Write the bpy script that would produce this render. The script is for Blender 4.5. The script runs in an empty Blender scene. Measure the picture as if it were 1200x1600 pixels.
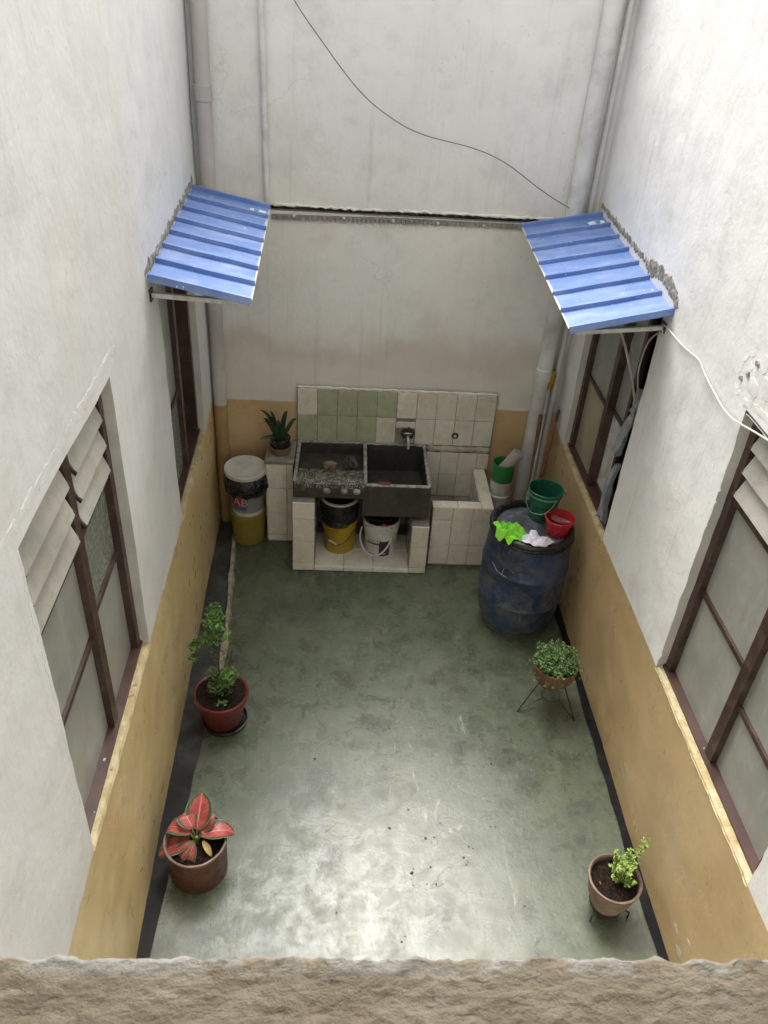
import bpy, bmesh, math, random
from mathutils import Vector, Matrix, noise as MN

random.seed(7)
SC = bpy.context.scene
COL = SC.collection
PI = math.pi

# ------------------------------------------------------------------ camera
H = 4.1
cam_d = bpy.data.cameras.new('camera')
cam = bpy.data.objects.new('camera', cam_d)
COL.objects.link(cam)
cr = Vector((0.99798643, -0.02550837, 0.05807245))
cd = Vector((0.03324154, -0.56941456, -0.82137815))
cf = Vector((0.05401932, 0.82165466, -0.56742006))
cam.matrix_world = Matrix(((cr.x, -cd.x, -cf.x, 0), (cr.y, -cd.y, -cf.y, 0), (cr.z, -cd.z, -cf.z, H), (0, 0, 0, 1)))
cam_d.sensor_fit = 'VERTICAL'
cam_d.sensor_height = 36.0
cam_d.sensor_width = 27.0
cam_d.lens = 36.0 * 1241.5 / 1600
cam_d.clip_start = 0.02
cam_d.clip_end = 500
cam_d.dof.use_dof = True
cam_d.dof.focus_distance = 4.6
cam_d.dof.aperture_fstop = 26.0
SC.camera = cam

# ------------------------------------------------------------------ world, sun, exposure
W = bpy.data.worlds.new('World')
SC.world = W
W.use_nodes = True
wn = W.node_tree
bg = wn.nodes['Background']
sky = wn.nodes.new('ShaderNodeTexSky')
sky.sky_type = 'NISHITA'
sky.sun_disc = False
SUN_EL, SUN_AZ = 61.0, -12.0        # degrees; azimuth from +Y towards +X
sky.sun_elevation = math.radians(SUN_EL)
sky.sun_rotation = math.radians(SUN_AZ)
sky.air_density = 1.0
sky.dust_density = 4.0
sky.ozone_density = 1.0
hs = wn.nodes.new('ShaderNodeHueSaturation')     # overcast: grey, not blue
hs.inputs['Saturation'].default_value = 0.0
wn.links.new(sky.outputs['Color'], hs.inputs['Color'])
wn.links.new(hs.outputs['Color'], bg.inputs['Color'])
bg.inputs['Strength'].default_value = 0.125

sun_d = bpy.data.lights.new('sun', 'SUN')
sun_d.energy = 1.2
sun_d.angle = math.radians(50)
sun_d.color = (1.0, 0.955, 0.89)
sun = bpy.data.objects.new('sun', sun_d)
COL.objects.link(sun)
el, az = math.radians(SUN_EL), math.radians(SUN_AZ)
sd = Vector((math.sin(az) * math.cos(el), math.cos(az) * math.cos(el), math.sin(el)))
sun.rotation_euler = (-sd).to_track_quat('-Z', 'Y').to_euler()
sun.location = (0, 3, 9)

SC.view_settings.view_transform = 'Standard'
SC.view_settings.look = 'None'
SC.view_settings.gamma = 1.0
SC.view_settings.use_curve_mapping = False
SC.view_settings.exposure = 1.79
SC.cycles.max_bounces = 12
SC.cycles.diffuse_bounces = 8

# ------------------------------------------------------------------ helpers
ORG = {}


def nz(x, y, z):
    return MN.noise(Vector((x, y, z)))


class MB:
    def __init__(s):
        s.v = []; s.f = []; s.m = []; s.uv = {}

    def add(s, vs, fs, mi=0, uv=None):
        b = len(s.v)
        s.v.extend([tuple(p) for p in vs])
        for k, f in enumerate(fs):
            if uv is not None:
                s.uv[len(s.f)] = [uv[i] for i in f]
            s.f.append([b + i for i in f]); s.m.append(mi)

    def quad(s, a, b, c, d, mi=0):
        s.add([a, b, c, d], [(0, 1, 2, 3)], mi)

    def hexa(s, P, mi=0):
        # P: 8 corners, 0-3 one face, 4-7 the opposite face in the same order
        s.add(P, [(3, 2, 1, 0), (4, 5, 6, 7), (0, 1, 5, 4), (1, 2, 6, 5), (2, 3, 7, 6), (3, 0, 4, 7)], mi)

    def box(s, x0, x1, y0, y1, z0, z1, mi=0):
        s.hexa([(x0, y0, z0), (x1, y0, z0), (x1, y1, z0), (x0, y1, z0), (x0, y0, z1), (x1, y0, z1), (x1, y1, z1), (x0, y1, z1)], mi)

    def lathe(s, prof, c=(0, 0, 0), n=40, M=None, mi=0, wob=None):
        vs = []
        for (r, z) in prof:
            for k in range(n):
                a = 2 * PI * k / n
                rr = r
                if wob: rr = r + wob(a, z)
                p = Vector((rr * math.cos(a), rr * math.sin(a), z))
                if M: p = M @ p
                vs.append(p + Vector(c))
        fs = []
        for i in range(len(prof) - 1):
            for k in range(n):
                k2 = (k + 1) % n
                fs.append((i * n + k, i * n + k2, (i + 1) * n + k2, (i + 1) * n + k))
        s.add(vs, fs, mi)

    def shell(s, prof, c=(0, 0, 0), n=40, M=None, mi=0, wob=None):
        # lathe without end caps (profile closes itself at the axis)
        vs = []; fs = []
        for (r, z) in prof:
            for k in range(n):
                a = 2 * PI * k / n
                rr = r + (wob(a, z) if wob else 0)
                p = Vector((rr * math.cos(a), rr * math.sin(a), z))
                if M: p = M @ p
                vs.append(p + Vector(c))
        for i in range(len(prof) - 1):
            for k in range(n):
                k2 = (k + 1) % n
                fs.append((i * n + k, i * n + k2, (i + 1) * n + k2, (i + 1) * n + k))
        s.add(vs, fs, mi)

    def tube(s, pts, r, n=10, mi=0, closed=False):
        pts = [Vector(p) for p in pts]
        rs = r if isinstance(r, (list, tuple)) else [r] * len(pts)
        vs = []; N = len(pts); up = None
        for i, p in enumerate(pts):
            if closed: t = pts[(i + 1) % N] - pts[i - 1]
            else: t = pts[min(i + 1, N - 1)] - pts[max(i - 1, 0)]
            t.normalize()
            if up is None:
                up = t.orthogonal().normalized()
            up = (up - t * up.dot(t)).normalized()
            sd_ = t.cross(up)
            for k in range(n):
                a = 2 * PI * k / n
                vs.append(p + (up * math.cos(a) + sd_ * math.sin(a)) * rs[i])
        fs = []
        for i in range(N if closed else N - 1):
            j = (i + 1) % N
            for k in range(n):
                k2 = (k + 1) % n
                fs.append((i * n + k, i * n + k2, j * n + k2, j * n + k))
        if not closed:
            fs.append(tuple(range(n - 1, -1, -1))); fs.append(tuple((N - 1) * n + k for k in range(n)))
        s.add(vs, fs, mi)

    def grid(s, fn, nu, nv, mi=0, uv=False):
        vs = [fn(i / nu, j / nv) for j in range(nv + 1) for i in range(nu + 1)]
        fs = [(j * (nu + 1) + i, j * (nu + 1) + i + 1, (j + 1) * (nu + 1) + i + 1, (j + 1) * (nu + 1) + i) for j in range(nv) for i in range(nu)]
        U = [(i / nu, j / nv) for j in range(nv + 1) for i in range(nu + 1)] if uv else None
        s.add(vs, fs, mi, U)

    def build(s, name, mats, parent=None, smooth=35, org=None, fix=True):
        o0 = Vector(org) if org is not None else (ORG[parent.name] if parent is not None else Vector((0, 0, 0)))
        me = bpy.data.meshes.new(name)
        me.from_pydata([tuple(Vector(p) - o0) for p in s.v], [], s.f)
        if not isinstance(mats, (list, tuple)): mats = [mats]
        for m in mats: me.materials.append(m)
        for i, p in enumerate(me.polygons): p.material_index = s.m[i]
        if s.uv:
            ul = me.uv_layers.new(name='UVMap')
            for i, p in enumerate(me.polygons):
                if i in s.uv:
                    for k, li in enumerate(p.loop_indices): ul.data[li].uv = s.uv[i][k]
        if fix:
            bm = bmesh.new(); bm.from_mesh(me)
            bmesh.ops.recalc_face_normals(bm, faces=bm.faces)
            bm.to_mesh(me); bm.free()
        if smooth:
            me.shade_smooth(); me.set_sharp_from_angle(angle=math.radians(smooth))
        me.update()
        o = bpy.data.objects.new(name, me)
        COL.objects.link(o)
        if parent is not None:
            o.parent = parent
        elif org is not None:
            o.location = o0
        ORG[o.name] = o0
        return o


def tag(o, label=None, cat=None, group=None, kind=None):
    if label: o['label'] = label
    if cat: o['category'] = cat
    if group: o['group'] = group
    if kind: o['kind'] = kind
    return o


def thing(name, loc, label, cat, group=None, kind=None):
    o = bpy.data.objects.new(name, None)
    COL.objects.link(o)
    o.location = loc
    o.empty_display_size = 0.1
    ORG[o.name] = Vector(loc)
    return tag(o, label, cat, group, kind)


def sub_empty(name, parent):
    o = bpy.data.objects.new(name, None)
    COL.objects.link(o)
    o.parent = parent
    ORG[o.name] = ORG[parent.name]
    return o


# ------------------------------------------------------------------ materials
class NT:
    def __init__(s, name):
        s.mat = bpy.data.materials.new(name); s.mat.use_nodes = True
        s.t = s.mat.node_tree; s.b = s.t.nodes['Principled BSDF']
        g = s.t.nodes.new('ShaderNodeNewGeometry'); s.pos = g.outputs['Position']; s.geo = g

    def n(s, t): return s.t.nodes.new(t)

    def L(s, a, b): s.t.links.new(a, b)

    def vec(s, scale=(1, 1, 1), off=(0, 0, 0), src=None):
        m = s.n('ShaderNodeMapping'); m.inputs['Scale'].default_value = scale; m.inputs['Location'].default_value = off
        s.L(src or s.pos, m.inputs['Vector']); return m.outputs['Vector']

    def noise(s, scale, detail=4, stretch=(1, 1, 1), rough=0.55, dist=0.0, off=(0, 0, 0)):
        x = s.n('ShaderNodeTexNoise'); x.inputs['Scale'].default_value = scale; x.inputs['Detail'].default_value = detail
        x.inputs['Roughness'].default_value = rough; x.inputs['Distortion'].default_value = dist
        s.L(s.vec(stretch, off), x.inputs['Vector']); return x.outputs['Fac']

    def vor(s, scale, feature='F1', stretch=(1, 1, 1), src=None):
        x = s.n('ShaderNodeTexVoronoi'); x.feature = feature; x.inputs['Scale'].default_value = scale
        s.L(src or s.vec(stretch), x.inputs['Vector']); return x.outputs['Distance']

    def step(s, v, lo, hi, a=0.0, b=1.0):
        m = s.n('ShaderNodeMapRange'); m.interpolation_type = 'SMOOTHSTEP'
        m.inputs['From Min'].default_value = lo; m.inputs['From Max'].default_value = hi
        m.inputs['To Min'].default_value = a; m.inputs['To Max'].default_value = b
        s.L(v, m.inputs['Value']); return m.outputs['Result']

    def math(s, op, a, b=None, c=None):
        m = s.n('ShaderNodeMath'); m.operation = op
        for k, x in enumerate((a, b, c)):
            if x is None: continue
            if isinstance(x, (int, float)): m.inputs[k].default_value = x
            else: s.L(x, m.inputs[k])
        return m.outputs[0]

    def mix(s, fac, a, b, mode='MIX'):
        m = s.n('ShaderNodeMix'); m.data_type = 'RGBA'; m.blend_type = mode
        ins = m.inputs
        if isinstance(fac, (int, float)): ins[0].default_value = fac
        else: s.L(fac, ins[0])
        for k, x in ((6, a), (7, b)):
            if isinstance(x, tuple): ins[k].default_value = (*x[:3], 1)
            else: s.L(x, ins[k])
        return m.outputs[2]

    def xyz(s, src=None):
        x = s.n('ShaderNodeSeparateXYZ'); s.L(src or s.pos, x.inputs[0]); return x.outputs

    def bump(s, h, strength=0.3, dist=0.01, prev=None):
        b = s.n('ShaderNodeBump'); b.inputs['Strength'].default_value = strength; b.inputs['Distance'].default_value = dist
        s.L(h, b.inputs['Height'])
        if prev is not None: s.L(prev, b.inputs['Normal'])
        return b.outputs['Normal']

    def done(s, col, rough=0.6, normal=None, spec=0.5, metal=0.0, **kw):
        b = s.b
        for k, x in (('Base Color', col), ('Roughness', rough), ('Metallic', metal), ('Specular IOR Level', spec)):
            if isinstance(x, tuple): b.inputs[k].default_value = (*x[:3], 1)
            elif isinstance(x, (int, float)): b.inputs[k].default_value = x
            else: s.L(x, b.inputs[k])
        if normal is not None: s.L(normal, b.inputs['Normal'])
        for k, x in kw.items(): b.inputs[k.replace('_', ' ')].default_value = x
        return s.mat


def simple(name, col, rough=0.5, var=0.25, vs=6, dirt=None, dirt_amt=0.5, dirt_scale=5, bump=0.1, bs=60, spec=0.5, metal=0.0, bdist=0.004, **kw):
    t = NT(name)
    dark = tuple(c * (1 - var) for c in col)
    c = t.mix(t.step(t.noise(vs, 5), 0.35, 0.7), dark, col)
    if dirt:
        d = t.math('MULTIPLY', t.step(t.noise(dirt_scale, 8, rough=0.7), 0.45, 0.68), dirt_amt)
        c = t.mix(d, c, dirt)
    r = t.step(t.noise(vs * 3, 4), 0.3, 0.7, max(0.02, rough - 0.1), min(1, rough + 0.1))
    nm = t.bump(t.noise(bs, 5), bump, bdist)
    return t.done(c, r, nm, spec, metal, **kw)


def plaster_mat(name, base, stain_z=None):
    t = NT(name)
    big = t.step(t.noise(1.3, 6, rough=0.6), 0.3, 0.7)
    c = t.mix(big, tuple(x * 0.93 for x in base), base)
    mott = t.step(t.noise(9, 8, rough=0.7), 0.45, 0.75)
    c = t.mix(t.math('MULTIPLY', mott, 0.26), c, (0.50, 0.48, 0.43))
    streak = t.step(t.noise(1.0, 6, stretch=(9, 9, 0.5), rough=0.65), 0.52, 0.75)
    c = t.mix(t.math('MULTIPLY', streak, 0.26), c, (0.46, 0.44, 0.40))
    smud = t.step(t.noise(2.4, 7, rough=0.68, off=(11, 4, 2)), 0.50, 0.70)
    c = t.mix(t.math('MULTIPLY', smud, 0.30), c, (0.42, 0.41, 0.38))
    run = t.math('MULTIPLY', t.step(t.noise(1.0, 5, stretch=(22, 22, 0.35), rough=0.6, off=(4, 4, 0)), 0.58, 0.74), t.step(t.noise(0.9, 3, off=(2, 6, 5)), 0.42, 0.62))
    c = t.mix(t.math('MULTIPLY', run, 0.38), c, (0.36, 0.345, 0.31))
    wv = t.n('ShaderNodeVectorMath'); wv.operation = 'ADD'
    nn = t.n('ShaderNodeTexNoise'); nn.inputs['Scale'].default_value = 2.5; nn.inputs['Detail'].default_value = 7; t.L(t.pos, nn.inputs['Vector'])
    sv = t.n('ShaderNodeVectorMath'); sv.operation = 'SCALE'; sv.inputs['Scale'].default_value = 0.6; t.L(nn.outputs['Color'], sv.inputs[0]); t.L(t.pos, wv.inputs[0]); t.L(sv.outputs[0], wv.inputs[1])
    hair = t.math('MULTIPLY', t.step(t.vor(1.1, 'DISTANCE_TO_EDGE', src=wv.outputs[0]), 0.007, 0.002, 0, 1), t.step(t.noise(1.1, 3, off=(9, 3, 6)), 0.57, 0.62))
    c = t.mix(t.math('MULTIPLY', hair, 0.22), c, (0.30, 0.29, 0.26))
    pit = t.math('MULTIPLY', t.step(t.noise(24, 3, off=(8, 8, 1)), 0.66, 0.70), t.step(t.noise(1.6, 3, off=(1, 1, 9)), 0.50, 0.6))
    c = t.mix(t.math('MULTIPLY', pit, 0.3), c, (0.45, 0.43, 0.38))
    warm = t.step(t.noise(0.7, 3, off=(3, 7, 1)), 0.45, 0.7)
    c = t.mix(t.math('MULTIPLY', warm, 0.25), c, tuple(x * y for x, y in zip(base, (0.98, 0.92, 0.80))))
    sp = t.step(t.noise(38, 3, off=(1, 2, 3)), 0.70, 0.76)
    c = t.mix(t.math('MULTIPLY', sp, 0.35), c, (0.30, 0.28, 0.25))
    if stain_z:
        z = t.xyz()[2]
        wob = t.math('MULTIPLY', t.math('SUBTRACT', t.noise(2.2, 5), 0.5), 0.55)
        zz = t.math('ADD', z, wob)
        lo, hi = stain_z
        tide = t.step(zz, hi + 0.20, hi - 0.10, 0, 1)
        c = t.mix(t.math('MULTIPLY', tide, 0.45), c, (0.55, 0.50, 0.40))
        edge = t.math('MULTIPLY', tide, t.step(zz, hi - 0.22, hi + 0.02, 0, 1))
        c = t.mix(t.math('MULTIPLY', edge, 0.3), c, (0.40, 0.33, 0.22))
    h1 = t.noise(3.5, 5); h2 = t.noise(28, 6, rough=0.65); h3 = t.noise(110, 3)
    chip = t.step(t.noise(11, 6, rough=0.75, off=(5, 5, 5)), 0.63, 0.67)
    nm = t.bump(h1, 0.35, 0.03)
    nm = t.bump(h2, 0.16, 0.008, nm)
    nm = t.bump(h3, 0.08, 0.002, nm)
    nm = t.bump(chip, 0.35, 0.004, nm)
    nm = t.bump(pit, -0.6, 0.006, nm)
    return t.done(c, 0.75, nm, 0.3)


M = {}
M['plaster'] = plaster_mat('white_plaster', (0.80, 0.795, 0.775))
M['plaster_grey'] = plaster_mat('greyer_white_plaster', (0.68, 0.675, 0.655))  # greyer base tone for one of the long walls
M['plaster_back'] = plaster_mat('grey_white_plaster', (0.76, 0.75, 0.715), (1.13, 1.62))
M['chip'] = simple('bare_primer_chip', (0.60, 0.53, 0.40), 0.85, 0.2, 20)
M['plaster_raw'] = simple('raw_mortar', (0.47, 0.44, 0.37), 0.95, 0.55, 26, (0.10, 0.085, 0.055), 0.8, 38, 0.8, 45, 0.2, bdist=0.01)
M['reveal'] = simple('reveal_plaster', (0.62, 0.60, 0.55), 0.85, 0.2, 5, (0.40, 0.37, 0.32), 0.4, 10, 0.4, 30, 0.3, bdist=0.008)


def dado_mat(name, lo, hi, dirt):
    t = NT(name)
    c = t.mix(t.step(t.noise(1.6, 6, rough=0.6), 0.3, 0.7), lo, hi)
    c = t.mix(t.math('MULTIPLY', t.step(t.noise(1, 6, stretch=(7, 7, 0.6), rough=0.7), 0.5, 0.75), 0.25), c, dirt)
    c = t.mix(t.math('MULTIPLY', t.step(t.noise(4, 8, rough=0.75, off=(6, 1, 1)), 0.52, 0.7), 0.22), c, dirt)
    chips = t.step(t.noise(7, 7, rough=0.75, off=(2, 9, 4)), 0.75, 0.77)
    c = t.mix(chips, c, (0.66, 0.58, 0.42))
    h = t.noise(5, 5); h2 = t.noise(45, 4)
    nm = t.bump(h, 0.35, 0.02); nm = t.bump(h2, 0.12, 0.004, nm); nm = t.bump(chips, -0.4, 0.003, nm)
    return t.done(c, t.step(t.noise(6, 4), 0.3, 0.7, 0.26, 0.42), nm, 0.5)


M['dado'] = dado_mat('tan_dado_paint', (0.50, 0.355, 0.180), (0.60, 0.435, 0.235), (0.40, 0.27, 0.12))
M['dado_yellow'] = dado_mat('yellowish_dado_paint', (0.60, 0.455, 0.22), (0.70, 0.54, 0.28), (0.42, 0.32, 0.15))


def sill_mat():
    t = NT('worn_yellow_sill')
    c = t.mix(t.step(t.noise(14, 7, rough=0.7), 0.4, 0.62), (0.44, 0.35, 0.18), (0.58, 0.51, 0.33))
    c = t.mix(t.step(t.noise(22, 6, off=(4, 1, 2)), 0.6, 0.68), c, (0.24, 0.18, 0.09))
    nm = t.bump(t.noise(25, 6), 0.7, 0.012)
    return t.done(c, 0.75, nm, 0.3)


M['sill'] = sill_mat()


def floor_mat():
    t = NT('worn_green_cement')
    xyz = t.xyz()
    big = t.noise(1.1, 7, rough=0.62, dist=0.2)
    med = t.noise(5.5, 9, rough=0.72, dist=0.25)
    fine = t.noise(26, 8, rough=0.7)
    # traffic wear: strongest in the open middle of the yard near the house
    dx = t.math('SUBTRACT', xyz[0], 0.5); dy = t.math('SUBTRACT', xyz[1], 2.0)
    rr = t.math('SQRT', t.math('ADD', t.math('MULTIPLY', t.math('MULTIPLY', dx, dx), 2.6), t.math('MULTIPLY', t.math('MULTIPLY', dy, dy), 0.45)))
    wear = t.step(t.math('ADD', rr, t.math('MULTIPLY', t.math('SUBTRACT', med, 0.5), 1.6)), 1.65, 0.25, 0, 1)
    c = t.mix(t.step(big, 0.3, 0.7), (0.052, 0.070, 0.040), (0.092, 0.110, 0.068))
    c = t.mix(t.math('MULTIPLY', t.step(med, 0.42, 0.68), 0.34), c, (0.165, 0.172, 0.115))
    c = t.mix(t.math('MULTIPLY', wear, 0.62), c, (0.235, 0.245, 0.195))
    c = t.mix(t.math('MULTIPLY', t.step(fine, 0.52, 0.72), 0.30), c, (0.30, 0.30, 0.26))
    c = t.mix(t.math('MULTIPLY', t.step(t.noise(3.1, 8, rough=0.7, off=(8, 3, 0)), 0.48, 0.66), 0.60), c, (0.040, 0.044, 0.032))
    strk = t.step(t.noise(9, 7, stretch=(1.6, 0.45, 1), rough=0.72, off=(5, 9, 0)), 0.50, 0.70)
    c = t.mix(t.math('MULTIPLY', strk, 0.30), c, (0.19, 0.19, 0.15))
    dk2 = t.step(t.noise(14, 8, rough=0.75, off=(4, 4, 7)), 0.55, 0.72)
    c = t.mix(t.math('MULTIPLY', dk2, 0.40), c, (0.035, 0.036, 0.028))
    # lighter scuff streaks
    sc = t.step(t.noise(4, 6, stretch=(3.2, 0.7, 1), rough=0.75, dist=1.2, off=(2, 2, 0)), 0.60, 0.72)
    c = t.mix(t.math('MULTIPLY', sc, t.math('MULTIPLY', wear, 0.9)), c, (0.50, 0.48, 0.45))
    # hairline cracks, only in patches
    wv = t.n('ShaderNodeVectorMath'); wv.operation = 'ADD'
    nn = t.n('ShaderNodeTexNoise'); nn.inputs['Scale'].default_value = 3.0; nn.inputs['Detail'].default_value = 6
    t.L(t.pos, nn.inputs['Vector'])
    sv = t.n('ShaderNodeVectorMath'); sv.operation = 'SCALE'; sv.inputs['Scale'].default_value = 0.55
    t.L(nn.outputs['Color'], sv.inputs[0]); t.L(t.pos, wv.inputs[0]); t.L(sv.outputs[0], wv.inputs[1])
    cr_ = t.vor(1.5, 'DISTANCE_TO_EDGE', src=wv.outputs[0])
    crack = t.math('MULTIPLY', t.step(cr_, 0.0075, 0.002, 0, 1), t.step(t.noise(1.7, 3, off=(6, 6, 6)), 0.47, 0.53))
    c = t.mix(t.math('MULTIPLY', crack, 0.75), c, (0.03, 0.03, 0.028))
    pits = t.math('MULTIPLY', t.step(t.noise(30, 4, off=(7, 1, 1)), 0.655, 0.69), t.step(t.noise(2.6, 3, off=(1, 8, 1)), 0.56, 0.62))
    c = t.mix(t.math('MULTIPLY', pits, 0.8), c, (0.028, 0.028, 0.026))
    sp = t.step(t.noise(60, 2, off=(3, 5, 1)), 0.755, 0.775)
    c = t.mix(sp, c, (0.42, 0.42, 0.38))
    rg = t.step(t.noise(7, 8, rough=0.72, dist=0.4), 0.35, 0.68, 0.21, 0.46)
    rg = t.math('ADD', rg, t.math('MULTIPLY', t.math('SUBTRACT', fine, 0.5), 0.35))
    nm = t.bump(t.noise(3.5, 5, dist=0.2), 0.14, 0.02)
    nm = t.bump(t.noise(17, 8, stretch=(1.5, .4, 1), rough=0.8), 0.16, 0.006, nm)
    nm = t.bump(t.noise(60, 6, rough=0.75), 0.30, 0.0035, nm)
    nm = t.bump(t.noise(90, 4), 0.12, 0.002, nm)
    nm = t.bump(t.math('ADD', crack, pits), -0.5, 0.004, nm)
    return t.done(c, rg, nm, 0.55)


M['floor'] = floor_mat()
M['black_paint'] = simple('black_floor_paint', (0.009, 0.009, 0.009), 0.7, 0.4, 6, (0.04, 0.04, 0.038), 0.4, 7, 0.3, 40, 0.2)
M['grey_channel'] = simple('dark_grey_channel', (0.016, 0.016, 0.016), 0.7, 0.45, 4, (0.055, 0.053, 0.05), 0.5, 6, 0.4, 30, 0.2)
M['kerb'] = simple('worn_cream_kerb', (0.42, 0.38, 0.28), 0.8, 0.4, 12, (0.10, 0.09, 0.07), 0.8, 14, 0.8, 30, 0.3, bdist=0.012)
M['wood'] = simple('dark_brown_painted_wood', (0.062, 0.032, 0.024), 0.42, 0.4, 5, (0.12, 0.085, 0.07), 0.5, 9, 0.25, 50, 0.5)


def sillwood_mat():
    t = NT('chipped_brown_sill_paint')
    c = t.mix(t.step(t.noise(6, 5), 0.3, 0.7), (0.055, 0.026, 0.022), (0.095, 0.048, 0.040))
    ch = t.step(t.noise(19, 5, rough=0.7, off=(3, 1, 7)), 0.665, 0.68)
    c = t.mix(ch, c, (0.62, 0.58, 0.52))
    nm = t.bump(t.noise(40, 4), 0.3, 0.004); nm = t.bump(ch, -0.5, 0.002, nm)
    return t.done(c, 0.38, nm, 0.5)


M['sillwood'] = sillwood_mat()


def glass_mat(name, col, rough, tex):
    t = NT(name)
    c = t.mix(t.step(t.noise(3.2, 6, rough=0.6), 0.3, 0.72), tuple(x * 0.72 for x in col), col)
    c = t.mix(t.math('MULTIPLY', t.step(t.noise(12, 8, rough=0.75), 0.46, 0.70), 0.5), c, (0.26, 0.22, 0.16))
    c = t.mix(t.math('MULTIPLY', t.step(t.noise(5, 7, stretch=(1, 2.2, 0.5), rough=0.7, off=(3, 6, 1)), 0.52, 0.7), 0.35), c, (0.46, 0.45, 0.41))
    if tex:
        h = t.noise(60, 3); nm = t.bump(h, 0.9, 0.008)
        c = t.mix(t.step(t.noise(48, 3), 0.45, 0.65), tuple(x * 0.55 for x in col), c)
    else:
        nm = t.bump(t.noise(90, 3), 0.08, 0.002)
    return t.done(c, rough, nm, 0.5)


M['glass'] = glass_mat('frosted_glass', (0.34, 0.345, 0.31), 0.28, False)
M['glass_green'] = glass_mat('textured_green_glass', (0.30, 0.33, 0.27), 0.22, True)
M['glass_yellow'] = glass_mat('dusty_yellowish_glass', (0.40, 0.36, 0.24), 0.3, False)
M['louver'] = glass_mat('louver_glass', (0.44, 0.425, 0.375), 0.3, False)
M['room'] = simple('dim_room_wall', (0.16, 0.155, 0.14), 0.9, 0.2, 3)


def blue_mat():
    t = NT('faded_blue_roof_paint')
    c = t.mix(t.step(t.noise(3, 5), 0.3, 0.7), (0.095, 0.175, 0.42), (0.125, 0.22, 0.49))
    dust = t.step(t.noise(6, 8, stretch=(0.6, 1.6, 1), rough=0.7), 0.40, 0.70)
    c = t.mix(t.math('MULTIPLY', dust, 0.50), c, (0.34, 0.39, 0.53))
    fl = t.step(t.noise(34, 3, off=(2, 4, 8)), 0.705, 0.72)
    c = t.mix(fl, c, (0.75, 0.77, 0.80))
    dk = t.step(t.noise(15, 4, off=(9, 4, 2)), 0.71, 0.75)
    c = t.mix(t.math('MULTIPLY', dk, 0.6), c, (0.05, 0.06, 0.10))
    nm = t.bump(t.noise(12, 4), 0.12, 0.01)
    return t.done(c, t.step(t.noise(9, 4), 0.3, 0.7, 0.38, 0.6), nm, 0.5)


M['blue'] = blue_mat()
M['white_metal'] = simple('grimy_white_metal', (0.62, 0.61, 0.57), 0.5, 0.25, 9, (0.25, 0.21, 0.16), 0.5, 12, 0.2, 50)
M['pvc'] = simple('dirty_pvc_pipe', (0.70, 0.695, 0.67), 0.45, 0.22, 3, (0.34, 0.31, 0.27), 0.5, 4, 0.15, 30)
M['pvc_brown'] = simple('pinkish_grey_pipe', (0.56, 0.52, 0.485), 0.55, 0.3, 2, (0.30, 0.26, 0.23), 0.5, 4, 0.2, 30)
M['pipe_tan'] = simple('tan_painted_pipe', (0.36, 0.24, 0.10), 0.5, 0.2, 3, (0.42, 0.36, 0.24), 0.4, 6, 0.15, 30)
M['gap'] = simple('mossy_dark_gap', (0.05, 0.055, 0.035), 0.95, 0.5, 8, (0.16, 0.15, 0.11), 0.7, 14, 0.6, 40)
M['rail'] = simple('grey_steel_rail', (0.30, 0.28, 0.26), 0.5, 0.3, 9, (0.18, 0.12, 0.09), 0.6, 14, 0.2, 60, metal=0.2)


def tile_mat(name, col):
    t = NT(name)
    oi = t.n('ShaderNodeObjectInfo')
    rnd = oi.outputs['Random']
    c = t.mix(rnd, tuple(x * 0.86 for x in col), col)
    c = t.mix(t.math('MULTIPLY', t.step(t.noise(7, 8, rough=0.7), 0.42, 0.72), 0.42), c, tuple(x * y for x, y in zip(col, (0.62, 0.55, 0.42))))
    c = t.mix(t.math('MULTIPLY', t.step(t.noise(30, 5), 0.62, 0.7), 0.3), c, (0.2, 0.17, 0.12))
    nm = t.bump(t.noise(14, 4), 0.06, 0.006)
    return t.done(c, t.step(t.noise(9, 5), 0.3, 0.7, 0.16, 0.34), nm, 0.5)


M['tile'] = tile_mat('cream_white_tile', (0.70, 0.66, 0.555))
M['tile_green'] = tile_mat('pale_green_tile', (0.385, 0.415, 0.275))
M['tile_darker'] = tile_mat('darker_tile', (0.30, 0.27, 0.22))  # darker tone of the tile for the inner pier faces
M['old_mortar'] = simple('pale_old_mortar', (0.50, 0.46, 0.37), 0.85, 0.3, 10, (0.25, 0.21, 0.15), 0.6, 14, 0.5, 40, 0.2, bdist=0.006)
M['mortar'] = simple('grey_mortar', (0.30, 0.275, 0.23), 0.9, 0.35, 10, (0.13, 0.11, 0.08), 0.6, 12, 0.6, 40, 0.2, bdist=0.008)


def sink_mat(name, speck):
    t = NT(name)
    c = t.mix(t.step(t.noise(4, 6), 0.3, 0.7), (0.026, 0.023, 0.017), (0.052, 0.045, 0.033))
    c = t.mix(t.math('MULTIPLY', t.step(t.noise(16, 7, rough=0.7), 0.5, 0.7), 0.4), c, (0.11, 0.098, 0.075))
    if speck:
        v = t.n('ShaderNodeTexVoronoi'); v.inputs['Scale'].default_value = 95; t.L(t.pos, v.inputs['Vector'])
        sp = t.math('MULTIPLY', t.step(v.outputs['Distance'], 0.50, 0.36, 0, 1), t.step(t.noise(16, 6, rough=0.7, off=(5, 0, 0)), 0.42, 0.56))
        c = t.mix(sp, c, (0.46, 0.43, 0.36))
    nm = t.bump(t.noise(30, 6), 0.5, 0.008); nm = t.bump(t.noise(120, 3), 0.3, 0.002, nm)
    return t.done(c, t.step(t.noise(6, 4), 0.3, 0.7, 0.35, 0.65), nm, 0.5)


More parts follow.
